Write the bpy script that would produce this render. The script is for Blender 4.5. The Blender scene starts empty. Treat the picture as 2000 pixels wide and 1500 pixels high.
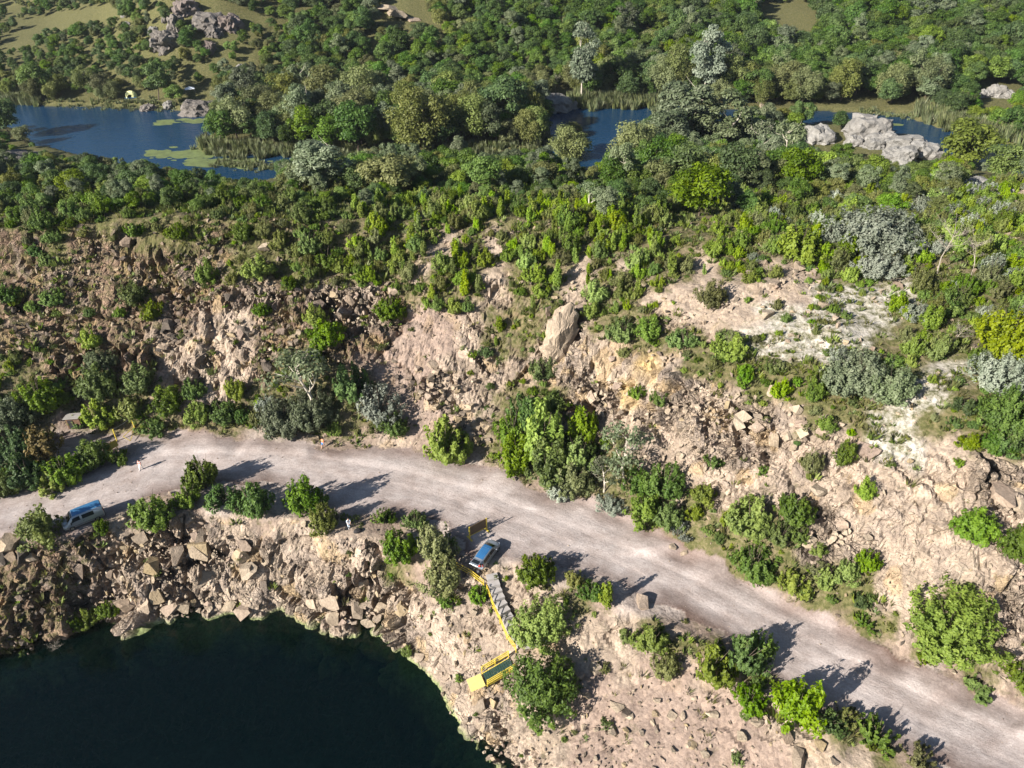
import bpy, bmesh, math, random
import numpy as np
from mathutils import Vector, Matrix, Quaternion
from mathutils.geometry import delaunay_2d_cdt

# ------------------------------------------------------------------ scene, camera, sky, sun
SC = bpy.context.scene
COL = SC.collection
CAM = np.array([0.0, 0.0, 55.0])
PITCH = math.radians(34.5)
F = 1500.0                                   # focal length for a 2000 px wide picture
cd = bpy.data.cameras.new('camera')
cd.sensor_width = 36.0
cd.lens = 36.0 * F / 2000.0
cd.clip_start = 1.0
cd.clip_end = 3000.0
cam = bpy.data.objects.new('camera', cd)
COL.objects.link(cam)
cam.location = CAM
cam.rotation_euler = (math.pi / 2 - PITCH, 0, 0)
SC.camera = cam

SUN_AZ, SUN_EL = math.radians(234.0), math.radians(27.0)      # azimuth clockwise from +Y
world = bpy.data.worlds.new('World')
SC.world = world
world.use_nodes = True
wn = world.node_tree
bgn = wn.nodes['Background']
sky = wn.nodes.new('ShaderNodeTexSky')
sky.sky_type = 'NISHITA'
sky.sun_disc = False
sky.sun_elevation = SUN_EL
sky.sun_rotation = SUN_AZ
sky.air_density = 1.0
sky.dust_density = 0.6
sky.ozone_density = 2.5
wn.links.new(sky.outputs[0], bgn.inputs[0])
bgn.inputs[1].default_value = 0.05
sl = bpy.data.lights.new('sun', 'SUN')
sl.energy = 5.0
sl.angle = math.radians(0.53)
sl.color = (1.0, 0.94, 0.85)
sun = bpy.data.objects.new('sun', sl)
COL.objects.link(sun)
sun_to = Vector((-math.sin(SUN_AZ) * math.cos(SUN_EL), -math.cos(SUN_AZ) * math.cos(SUN_EL), -math.sin(SUN_EL)))
sun.rotation_euler = sun_to.to_track_quat('-Z', 'Y').to_euler()
sun.location = (-60, -40, 90)
SC.view_settings.view_transform = 'Standard'
SC.view_settings.look = 'None'
SC.view_settings.exposure = 1.32
SC.view_settings.gamma = 1.0
SC.cycles.max_bounces = 4
SC.cycles.transparent_max_bounces = 8

# ------------------------------------------------------------------ helpers
RNG = np.random.default_rng(11)
random.seed(11)
cp, sp = math.cos(PITCH), math.sin(PITCH)

def ray(u, v):
    a, b = (u - 1000.0) / F, (750.0 - v) / F
    return np.array([a, cp + b * sp, -sp + b * cp])

def P(u, v, z):                              # point of height z seen at photo pixel (u, v)
    d = ray(u, v)
    t = (z - CAM[2]) / d[2]
    return CAM + d * t

def project(x, y, z):
    rz = z - CAM[2]
    zc = y * cp - rz * sp
    zc = np.maximum(zc, 0.5)
    yc = y * sp + rz * cp
    return 1000.0 + F * x / zc, 750.0 - F * yc / zc, zc

def tag(o, label=None, cat=None, group=None, kind=None):
    if label: o['label'] = label
    if cat: o['category'] = cat
    if group: o['group'] = group
    if kind: o['kind'] = kind
    return o

def link(o, parent=None):
    COL.objects.link(o)
    if parent is not None: o.parent = parent
    return o

def empty(name, loc, rz=0.0, scale=1.0):
    o = bpy.data.objects.new(name, None)
    o.empty_display_size = 0.3
    o.location = loc
    o.rotation_euler = (0, 0, rz)
    o.scale = (scale,) * 3 if not hasattr(scale, '__len__') else scale
    return link(o)

def mesh_np(name, verts, faces, mats, smooth=False):
    """verts (N,3); faces (M,3 or 4) int array"""
    verts = np.asarray(verts, np.float32); faces = np.asarray(faces, np.int32)
    me = bpy.data.meshes.new(name)
    n, m, k = len(verts), len(faces), faces.shape[1]
    me.vertices.add(n); me.vertices.foreach_set('co', verts.ravel())
    me.loops.add(m * k); me.loops.foreach_set('vertex_index', faces.ravel())
    me.polygons.add(m)
    me.polygons.foreach_set('loop_start', np.arange(0, m * k, k, dtype=np.int32))
    me.polygons.foreach_set('loop_total', np.full(m, k, np.int32))
    me.update(calc_edges=True)
    for mt in (mats if isinstance(mats, (list, tuple)) else [mats]): me.materials.append(mt)
    me.polygons.foreach_set('use_smooth', np.full(m, bool(smooth)))
    return me

def bm_mesh(bm, name, mats, smooth=False):
    me = bpy.data.meshes.new(name)
    bmesh.ops.recalc_face_normals(bm, faces=bm.faces)
    bm.to_mesh(me); bm.free()
    for mt in (mats if isinstance(mats, (list, tuple)) else [mats]): me.materials.append(mt)
    if smooth:
        me.polygons.foreach_set('use_smooth', np.ones(len(me.polygons), bool))
    return me

def obj(name, me, parent=None, loc=None):
    o = bpy.data.objects.new(name, me)
    if loc is not None: o.location = loc
    return link(o, parent)

def box(bm, c, s, rz=0.0, m=None):
    M = Matrix.Translation(c) @ Matrix.Rotation(rz, 4, 'Z') @ Matrix.Diagonal((s[0], s[1], s[2], 1))
    if m is not None: M = m @ M
    bmesh.ops.create_cube(bm, size=1.0, matrix=M)

def bar(bm, a, b, w, h=None):                # square bar from a to b
    a, b = Vector(a), Vector(b); d = b - a; h = h or w
    q = d.to_track_quat('X', 'Z')
    M = Matrix.Translation((a + b) / 2) @ q.to_matrix().to_4x4() @ Matrix.Diagonal((d.length, w, h, 1))
    bmesh.ops.create_cube(bm, size=1.0, matrix=M)

def tube(bm, pts, radii, seg=6, cap=True):
    rings = []; prev = None
    pts = [Vector(p) for p in pts]
    for i, p in enumerate(pts):
        d = (pts[min(i + 1, len(pts) - 1)] - pts[max(i - 1, 0)])
        if d.length < 1e-6: d = Vector((0, 0, 1))
        q = d.normalized().to_track_quat('Z', 'Y')
        ring = []
        for k in range(seg):
            an = 2 * math.pi * k / seg
            ring.append(bm.verts.new(p + q @ Vector((math.cos(an) * radii[i], math.sin(an) * radii[i], 0))))
        rings.append(ring)
    for a, b in zip(rings, rings[1:]):
        for k in range(seg):
            bm.faces.new((a[k], a[(k + 1) % seg], b[(k + 1) % seg], b[k]))
    if cap:
        bm.faces.new(rings[0][::-1]); bm.faces.new(rings[-1])

def hsh(*ii):
    h = np.uint32(2166136261)
    with np.errstate(over='ignore'):
        h = np.full(np.broadcast(*ii).shape, 2166136261, np.uint32)
        for i in ii:
            h = (h ^ (np.asarray(i).astype(np.int64) & 0xffffffff).astype(np.uint32)) * np.uint32(16777619)
            h ^= h >> np.uint32(13); h = h * np.uint32(0x5bd1e995); h ^= h >> np.uint32(15)
    return h
def h01(*ii): return hsh(*ii).astype(np.float64) / 4294967295.0

def vnoise(x, y, s, seed=0):
    x = np.asarray(x, float) / s; y = np.asarray(y, float) / s
    i, j = np.floor(x).astype(int), np.floor(y).astype(int)
    fx, fy = x - i, y - j
    fx = fx * fx * (3 - 2 * fx); fy = fy * fy * (3 - 2 * fy)
    a, b = h01(i, j, seed), h01(i + 1, j, seed)
    c, d = h01(i, j + 1, seed), h01(i + 1, j + 1, seed)
    return (a * (1 - fx) + b * fx) * (1 - fy) + (c * (1 - fx) + d * fx) * fy   # 0..1

def fbm(x, y, s, seed=0, o=3):
    r = 0; a = 1; t = 0
    for k in range(o):
        r = r + a * (vnoise(x, y, s, seed + k * 17) - 0.5); t += a; a *= 0.5; s *= 0.5
    return r / t * 2                          # about -1..1

def facets(p, s, seed):
    """blocky fracture relief: every 3-D Voronoi cell is a tilted facet; returns offset -1..1"""
    q = p / s; c0 = np.floor(q).astype(int)
    best = np.full(len(p), 1e9); sec = best.copy(); ids = np.zeros(len(p), np.uint32); off = np.zeros_like(p)
    for dx in (-1, 0, 1):
        for dy in (-1, 0, 1):
            for dz in (-1, 0, 1):
                c = c0 + (dx, dy, dz)
                j = np.stack([h01(c[:, 0], c[:, 1], c[:, 2], seed + k) for k in (1, 2, 3)], 1)
                r = q - (c + j)
                d = (r * r).sum(1)
                m = d < best
                sec = np.where(m, best, np.minimum(sec, d))
                best[m] = d[m]; off[m] = r[m]; ids[m] = hsh(c[:, 0], c[:, 1], c[:, 2], seed + 9)[m]
    a = h01(ids, 1) * 2 - 1
    g = np.stack([h01(ids, k) * 2 - 1 for k in (2, 3, 4)], 1)
    return a * 0.7 + (g * off).sum(1) * 1.3, ids, np.clip(1 - (np.sqrt(sec) - np.sqrt(best)) * s / 0.45, 0, 1)

# ------------------------------------------------------------------ materials
def mat(name):
    m = bpy.data.materials.new(name); m.use_nodes = True
    nt = m.node_tree; b = nt.nodes['Principled BSDF']
    return m, nt, b
def N(nt, t, **kw):
    n = nt.nodes.new(t)
    for k, v in kw.items(): setattr(n, k, v)
    return n
def noise(nt, vec, scale, detail=4, rough=0.6):
    n = N(nt, 'ShaderNodeTexNoise'); n.inputs['Scale'].default_value = scale
    n.inputs['Detail'].default_value = detail; n.inputs['Roughness'].default_value = rough
    nt.links.new(vec, n.inputs['Vector']); return n.outputs['Fac']
def ramp(nt, fac, stops, interp='LINEAR'):
    r = N(nt, 'ShaderNodeValToRGB'); r.color_ramp.interpolation = interp
    e = r.color_ramp.elements
    while len(e) < len(stops): e.new(0.5)
    for el, (p_, c) in zip(e, stops): el.position = p_; el.color = (*c, 1) if len(c) == 3 else c
    nt.links.new(fac, r.inputs[0]); return r.outputs[0]
def mix(nt, fac, a, b, mode='MIX'):
    n = N(nt, 'ShaderNodeMix', data_type='RGBA', blend_type=mode)
    for sock, val in ((n.inputs[0], fac), (n.inputs[6], a), (n.inputs[7], b)):
        if hasattr(val, 'type') or hasattr(val, 'is_linked'): nt.links.new(val, sock)
        elif isinstance(val, (int, float)): sock.default_value = val
        else: sock.default_value = (*val, 1)
    return n.outputs[2]
def math_n(nt, op, a, b=0.0):
    n = N(nt, 'ShaderNodeMath', operation=op)
    for i, val in enumerate((a, b)):
        if isinstance(val, (int, float)): n.inputs[i].default_value = val
        else: nt.links.new(val, n.inputs[i])
    return n.outputs[0]
def bump(nt, b, h, dist, strength=1.0):
    n = N(nt, 'ShaderNodeBump'); n.inputs['Distance'].default_value = dist
    n.inputs['Strength'].default_value = strength
    nt.links.new(h, n.inputs['Height']); nt.links.new(n.outputs[0], b.inputs['Normal'])

def plain(name, col, rough=0.6, metal=0.0, var=0.12, scale=6.0):
    m, nt, b = mat(name)
    tc = N(nt, 'ShaderNodeTexCoord').outputs['Object']
    f = noise(nt, tc, scale, 4)
    c = ramp(nt, f, [(0.3, tuple(x * (1 - var) for x in col)), (0.7, tuple(min(1, x * (1 + var)) for x in col))])
    nt.links.new(c, b.inputs['Base Color'])
    b.inputs['Roughness'].default_value = rough; b.inputs['Metallic'].default_value = metal
    return m

def ground_material():
    m, nt, b = mat('ground_soil')
    pos = N(nt, 'ShaderNodeNewGeometry').outputs['Position']
    col = N(nt, 'ShaderNodeAttribute', attribute_name='Col').outputs['Color']
    gr = N(nt, 'ShaderNodeAttribute', attribute_name='grass').outputs['Fac']
    n1 = noise(nt, pos, 0.5, 5, 0.65); n2 = noise(nt, pos, 3.0, 6, 0.7); n3 = noise(nt, pos, 14.0, 3, 0.7)
    v1 = ramp(nt, n1, [(0.30, (0.72, 0.70, 0.69)), (0.70, (1.22, 1.20, 1.16))])
    c = mix(nt, 1.0, col, v1, 'MULTIPLY')
    v2 = ramp(nt, n2, [(0.25, (0.72, 0.70, 0.68)), (0.5, (0.98, 0.98, 0.98)), (0.75, (1.2, 1.19, 1.17))])
    c = mix(nt, 1.0, c, v2, 'MULTIPLY')
    v3 = ramp(nt, n3, [(0.30, (0.80, 0.79, 0.78)), (0.6, (1.03, 1.03, 1.03)), (0.8, (1.2, 1.2, 1.2))])
    c = mix(nt, 1.0, c, v3, 'MULTIPLY')
    vo = N(nt, 'ShaderNodeTexVoronoi'); vo.inputs['Scale'].default_value = 3.2
    nt.links.new(pos, vo.inputs['Vector'])
    vh = N(nt, 'ShaderNodeSeparateColor'); nt.links.new(vo.outputs['Color'], vh.inputs[0])
    cell = ramp(nt, vh.outputs[0], [(0.0, (0.80, 0.78, 0.77)), (0.5, (1.0, 1.0, 1.0)), (1.0, (1.18, 1.16, 1.12))])
    c = mix(nt, 0.8, c, mix(nt, 1.0, c, cell, 'MULTIPLY'))
    ng = noise(nt, pos, 1.1, 7, 0.75)
    gm = N(nt, 'ShaderNodeMapRange'); gm.inputs[1].default_value = 0.0; gm.inputs[2].default_value = 0.16
    nt.links.new(math_n(nt, 'SUBTRACT', gr, math_n(nt, 'MULTIPLY', ng, 1.5)), gm.inputs[0])
    gcol = ramp(nt, noise(nt, pos, 2.2, 6, 0.7), [(0.3, (0.045, 0.048, 0.017)), (0.5, (0.095, 0.093, 0.036)), (0.72, (0.185, 0.158, 0.080))])
    gf = N(nt, 'ShaderNodeMapRange'); gf.inputs[1].default_value = -0.75; gf.inputs[2].default_value = -0.35
    nt.links.new(math_n(nt, 'SUBTRACT', gr, math_n(nt, 'MULTIPLY', ng, 2.0)), gf.inputs[0])
    c = mix(nt, gf.outputs[0], c, gcol)
    nt.links.new(c, b.inputs['Base Color'])
    b.inputs['Roughness'].default_value = 0.95; b.inputs['Specular IOR Level'].default_value = 0.15
    hh = math_n(nt, 'ADD', n2, math_n(nt, 'MULTIPLY', n3, 0.45))
    hh = math_n(nt, 'ADD', hh, math_n(nt, 'MULTIPLY', vo.outputs['Distance'], -0.5))
    rk_ = N(nt, 'ShaderNodeAttribute', attribute_name='rock').outputs['Fac']
    wv = N(nt, 'ShaderNodeVectorMath', operation='ADD'); nz_ = N(nt, 'ShaderNodeTexNoise'); nz_.inputs['Scale'].default_value = 0.8
    nt.links.new(pos, nz_.inputs['Vector']); nt.links.new(pos, wv.inputs[0]); nt.links.new(nz_.outputs['Color'], wv.inputs[1])
    for sc_, am_ in ((0.8, 1.7), (2.1, 0.8)):
        ve = N(nt, 'ShaderNodeTexVoronoi', feature='DISTANCE_TO_EDGE'); ve.inputs['Scale'].default_value = sc_
        mp_ = N(nt, 'ShaderNodeMapping'); mp_.inputs['Scale'].default_value = (1.0, 1.0, 1.7); mp_.inputs['Rotation'].default_value = (0.3, 0.5, 0.2)
        nt.links.new(wv.outputs[0], mp_.inputs['Vector']); nt.links.new(mp_.outputs[0], ve.inputs['Vector'])
        cr_ = N(nt, 'ShaderNodeMapRange'); cr_.inputs[1].default_value = 0.0; cr_.inputs[2].default_value = 0.10; nt.links.new(ve.outputs['Distance'], cr_.inputs[0])
        hh = math_n(nt, 'ADD', hh, math_n(nt, 'MULTIPLY', math_n(nt, 'MULTIPLY', cr_.outputs[0], rk_), am_))
    bump(nt, b, hh, 0.09, 1.0)
    return m

def road_material():
    m, nt, b = mat('road_gravel')
    pos = N(nt, 'ShaderNodeNewGeometry').outputs['Position']
    col = N(nt, 'ShaderNodeAttribute', attribute_name='Col').outputs['Color']
    tr = N(nt, 'ShaderNodeAttribute', attribute_name='track').outputs['Vector']
    a1 = noise(nt, tr, 1.0, 8, 0.72); a2 = noise(nt, tr, 4.5, 4, 0.65)
    n1 = noise(nt, pos, 0.35, 5, 0.65); n2 = noise(nt, pos, 5.0, 8, 0.9)
    c = mix(nt, 1.0, col, ramp(nt, a1, [(0.28, (0.90, 0.885, 0.88)), (0.5, (0.98, 0.975, 0.975)), (0.72, (1.08, 1.08, 1.08))]), 'MULTIPLY')
    c = mix(nt, 1.0, c, ramp(nt, a2, [(0.3, (0.92, 0.91, 0.91)), (0.7, (1.07, 1.07, 1.07))]), 'MULTIPLY')
    c = mix(nt, 1.0, c, ramp(nt, n1, [(0.32, (0.78, 0.73, 0.70)), (0.68, (1.15, 1.15, 1.15))]), 'MULTIPLY')
    c = mix(nt, 1.0, c, ramp(nt, n2, [(0.30, (0.62, 0.60, 0.60)), (0.5, (0.98, 0.98, 0.98)), (0.70, (1.40, 1.40, 1.40))]), 'MULTIPLY')
    nt.links.new(c, b.inputs['Base Color'])
    b.inputs['Roughness'].default_value = 0.95; b.inputs['Specular IOR Level'].default_value = 0.15
    bump(nt, b, math_n(nt, 'ADD', math_n(nt, 'MULTIPLY', a1, 1.2), math_n(nt, 'MULTIPLY', n2, 0.6)), 0.10)
    return m

def rock_material(name, stops, sc=1.0):
    m, nt, b = mat(name)
    tc = N(nt, 'ShaderNodeTexCoord').outputs['Object']
    pos = N(nt, 'ShaderNodeNewGeometry').outputs['Position']
    rnd = N(nt, 'ShaderNodeObjectInfo').outputs['Random']
    base = ramp(nt, rnd, stops)
    n1 = noise(nt, pos, 1.0 * sc, 6, 0.7); n2 = noise(nt, pos, 6.0 * sc, 5, 0.7)
    c = mix(nt, 1.0, base, ramp(nt, n1, [(0.3, (0.66, 0.63, 0.60)), (0.7, (1.18, 1.16, 1.14))]), 'MULTIPLY')
    c = mix(nt, 1.0, c, ramp(nt, n2, [(0.3, (0.75, 0.75, 0.75)), (0.7, (1.15, 1.15, 1.15))]), 'MULTIPLY')
    nt.links.new(c, b.inputs['Base Color'])
    b.inputs['Roughness'].default_value = 0.9; b.inputs['Specular IOR Level'].default_value = 0.2
    bump(nt, b, math_n(nt, 'ADD', n1, math_n(nt, 'MULTIPLY', n2, 0.35)), 0.25 / sc)
    return m

def leaf_material(name, dark, mid, light, trans=0.3):
    m, nt, b = mat(name)
    rnd = N(nt, 'ShaderNodeObjectInfo').outputs['Random']
    a = N(nt, 'ShaderNodeAttribute', attribute_name='leaf').outputs['Fac']
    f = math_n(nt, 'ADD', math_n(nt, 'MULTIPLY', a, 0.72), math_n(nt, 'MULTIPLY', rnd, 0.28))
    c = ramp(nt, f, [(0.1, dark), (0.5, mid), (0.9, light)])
    hsv = N(nt, 'ShaderNodeHueSaturation')
    nt.links.new(c, hsv.inputs['Color'])
    nt.links.new(math_n(nt, 'ADD', math_n(nt, 'MULTIPLY', rnd, 0.04), 0.476), hsv.inputs['Hue'])
    r2 = math_n(nt, 'FRACT', math_n(nt, 'MULTIPLY', rnd, 7.31))
    nt.links.new(math_n(nt, 'ADD', math_n(nt, 'MULTIPLY', r2, 0.6), 0.7), hsv.inputs['Value'])
    r3 = math_n(nt, 'FRACT', math_n(nt, 'MULTIPLY', rnd, 13.7))
    nt.links.new(math_n(nt, 'ADD', math_n(nt, 'MULTIPLY', r3, 0.35), 0.78), hsv.inputs['Saturation'])
    nt.links.new(hsv.outputs[0], b.inputs['Base Color'])
    b.inputs['Roughness'].default_value = 0.55; b.inputs['Specular IOR Level'].default_value = 0.3
    tr = N(nt, 'ShaderNodeBsdfTranslucent'); nt.links.new(hsv.outputs[0], tr.inputs[0])
    mx = N(nt, 'ShaderNodeMixShader'); mx.inputs[0].default_value = trans
    nt.links.new(b.outputs[0], mx.inputs[1]); nt.links.new(tr.outputs[0], mx.inputs[2])
    nt.links.new(mx.outputs[0], nt.nodes['Material Output'].inputs[0])
    return m

def water_material(name, base, rough, bscale, bdist, transp=None):
    m, nt, b = mat(name)
    pos = N(nt, 'ShaderNodeNewGeometry').outputs['Position']
    mp = N(nt, 'ShaderNodeMapping'); mp.inputs['Scale'].default_value = (0.45, 1.0, 1.0)
    nt.links.new(pos, mp.inputs['Vector'])
    h = math_n(nt, 'ADD', noise(nt, mp.outputs[0], bscale, 4, 0.6), math_n(nt, 'MULTIPLY', noise(nt, mp.outputs[0], bscale * 0.12, 3, 0.6), 1.0))
    n = N(nt, 'ShaderNodeBump'); n.inputs['Distance'].default_value = bdist
    nt.links.new(h, n.inputs['Height'])
    gl = N(nt, 'ShaderNodeBsdfGlossy'); gl.inputs['Roughness'].default_value = rough
    nt.links.new(n.outputs[0], gl.inputs['Normal'])
    fr = N(nt, 'ShaderNodeFresnel'); fr.inputs['IOR'].default_value = 1.333
    nt.links.new(n.outputs[0], fr.inputs['Normal'])
    body = N(nt, 'ShaderNodeBsdfDiffuse'); body.inputs[0].default_value = (*base, 1)
    und = body.outputs[0]
    if transp:
        tr = N(nt, 'ShaderNodeBsdfTransparent'); tr.inputs[0].default_value = (*transp, 1)
        ms = N(nt, 'ShaderNodeMixShader'); ms.inputs[0].default_value = 0.88
        nt.links.new(body.outputs[0], ms.inputs[1]); nt.links.new(tr.outputs[0], ms.inputs[2]); und = ms.outputs[0]
    mx = N(nt, 'ShaderNodeMixShader')
    nt.links.new(fr.outputs[0], mx.inputs[0]); nt.links.new(und, mx.inputs[1]); nt.links.new(gl.outputs[0], mx.inputs[2])
    nt.links.new(mx.outputs[0], nt.nodes['Material Output'].inputs[0])
    nt.nodes.remove(b)
    return m

M = {}
M['ground'] = ground_material(); M['road'] = road_material()
M['rock'] = rock_material('quarry_rock', [(0.0, (0.20, 0.165, 0.13)), (0.2, (0.32, 0.26, 0.20)), (0.4, (0.26, 0.20, 0.165)), (0.6, (0.36, 0.295, 0.225)), (0.8, (0.30, 0.235, 0.14)), (1.0, (0.34, 0.28, 0.23))])
M['rock_dark'] = rock_material('dark_rock', [(0.0, (0.08, 0.07, 0.06)), (0.5, (0.165, 0.13, 0.105)), (1.0, (0.27, 0.21, 0.155))])
M['rock_pale'] = rock_material('pale_rock', [(0.0, (0.30, 0.25, 0.195)), (0.5, (0.39, 0.325, 0.245)), (1.0, (0.33, 0.255, 0.205))])
M['granite'] = rock_material('river_granite', [(0.0, (0.20, 0.197, 0.187)), (0.5, (0.25, 0.245, 0.232)), (1.0, (0.22, 0.212, 0.20))], 0.6)
M['granite_dark'] = rock_material('hill_granite', [(0.0, (0.13, 0.118, 0.112)), (0.5, (0.175, 0.16, 0.145)), (1.0, (0.175, 0.137, 0.127))], 0.4)
M['bark'] = plain('bark', (0.10, 0.075, 0.055), 0.9)
M['bark_pale'] = plain('pale_bark', (0.45, 0.40, 0.33), 0.85)
M['bark_grey'] = plain('grey_bark', (.30, .26, .21), .9)
LEAF = {
 'bush':   leaf_material('leaf_bush', (0.050, 0.094, 0.010), (0.106, 0.178, 0.017), (0.180, 0.262, 0.030), .40),
 'bright': leaf_material('leaf_bright', (0.095, 0.158, 0.010), (0.172, 0.255, 0.017), (0.262, 0.345, 0.030), .42),
 'yellow': leaf_material('leaf_yellow', (0.115, 0.175, 0.012), (0.195, 0.270, 0.018), (0.275, 0.340, 0.030), .42),
 'olive':  leaf_material('leaf_olive', (0.080, 0.094, 0.024), (0.140, 0.158, 0.042), (0.215, 0.222, 0.070), .36),
 'silver': leaf_material('leaf_silver', (0.120, 0.145, 0.100), (0.210, 0.240, 0.178), (0.320, 0.345, 0.270), .25),
 'willow': leaf_material('leaf_willow', (0.085, 0.108, 0.026), (0.150, 0.175, 0.050), (0.215, 0.235, 0.080), .36),
 'poplar': leaf_material('leaf_poplar', (0.065, 0.096, 0.040), (0.126, 0.160, 0.074), (0.210, 0.240, 0.138), .30),
 'dark':   leaf_material('leaf_dark', (0.032, 0.068, 0.014), (0.070, 0.130, 0.022), (0.128, 0.198, 0.036), .38),
 'silverdim': leaf_material('leaf_silver_dim', (0.085, 0.112, 0.072), (0.150, 0.182, 0.125), (0.225, 0.255, 0.185), .25),
 'rust':   leaf_material('leaf_rust', (0.080, 0.060, 0.018), (0.140, 0.105, 0.035), (0.210, 0.155, 0.065), .3),
}

# ------------------------------------------------------------------ terrain control points: (photo x, photo y, height)
LAKE_Z, RIVER_Z = -8.5, -3.0
SHORE = [(-200,1360),(-120,1330),(0,1296),(50,1290),(110,1262),(150,1235),(200,1222),(245,1222),(270,1236),(320,1210),(385,1203),(400,1215),(450,1200),(500,1216),(540,1195),(570,1205),(610,1222),(640,1240),(690,1230),(745,1235),(775,1270),(810,1300),(845,1335),(868,1380),(885,1420),(930,1470),(965,1500),(1020,1560),(1100,1660)]
CLIFF_TOP = [(-200,1110,-1),(-120,1090,-1),(0,1065,-1),(60,1075,-1),(150,1065,-.8),(230,1050,-.5),(290,1020,0),(360,995,.8),(430,985,1.2),(500,995,.8),(560,1015,.2),(640,1050,-.3),(700,1052,-.3),(760,1065,-.4),(820,1085,-.5),(880,1105,-.5),(905,1115,-.6)]
ROAD_NEAR = [(-200,1075),(-120,1060),(0,1040),(60,1046),(130,1044),(200,1026),(225,1000),(300,965),(380,945),(450,940),(540,950),(600,985),(680,1005),(790,1005),(870,1030),(900,1075),(950,1100),(990,1085),(1060,1090),(1160,1130),(1260,1170),(1400,1235),(1500,1320),(1600,1390),(1700,1440),(1850,1500),(2100,1610)]
ROAD_FAR = [(-200,1010),(-120,990),(0,968),(120,935),(210,905),(262,880),(200,868),(100,868),(100,850),(200,848),(290,856),(330,852),(480,862),(620,872),(700,872),(800,880),(880,890),(960,915),(1060,960),(1150,985),(1230,1020),(1330,1085),(1430,1120),(1520,1180),(1620,1225),(1750,1285),(1900,1350),(2000,1395),(2200,1485)]
CTRL = [(u, v, LAKE_Z) for u, v in SHORE] + CLIFF_TOP + [(u, v, 0.05) for u, v in ROAD_NEAR] + [(u, v, 0.05) for u, v in ROAD_FAR]
CTRL += [(u, v, 0.0) for u, v in [(-200,1040),(0,1000),(150,960),(300,910),(450,900),(600,905),(750,930),(900,970),(1050,1025),(1200,1085),(1350,1150),(1500,1235),(1650,1310),(1800,1380),(1950,1445),(2150,1540)]]
CTRL += [(950,1130,-.6),(960,1180,-2.0),(985,1240,-3.6),(1010,1270,-4.3),(985,1180,-1.9),(1010,1235,-3.3),(1040,1265,-4.0),(930,1160,-2.2),(850,1200,-4.0),(900,1260,-5.2),(940,1330,-6.2),(1000,1400,-6),(960,1420,-7),
 (780,1180,-5),(700,1150,-4.6),(600,1130,-4.8),(500,1110,-4.2),(400,1110,-4.2),(300,1120,-4.0),(330,1170,-6.4),(230,1130,-4.5),(170,1150,-5.6),(100,1140,-3.2),(120,1190,-5.6),(40,1180,-4.6),(0,1150,-3.6),(-120,1180,-4),
 (1040,1110,.5),(1060,1170,-.8),(1100,1200,-1.2),(1150,1240,-2),(1080,1280,-3.6),(1050,1360,-5),(1150,1350,-3.8),(1130,1450,-5.6),(1100,1500,-6.4),(1250,1300,-2),(1250,1400,-3.4),(1250,1500,-4.6),(1400,1330,-.7),(1400,1420,-2),(1400,1500,-3.1),(1550,1440,-.5),(1550,1500,-1.5),(1650,1500,-.3),(1720,1580,-.4),(1500,1650,-4.5),(1250,1650,-7),
 (1150,1155,.6),(1250,1195,.4),(1400,1265,.5),(1520,1365,.5),(1640,1435,.4),(1760,1490,.4),(1950,1590,.3),(350,970,.5),(450,968,.7),(540,975,.5),(640,1020,.1),(740,1030,.0),(830,1050,0)]
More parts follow.
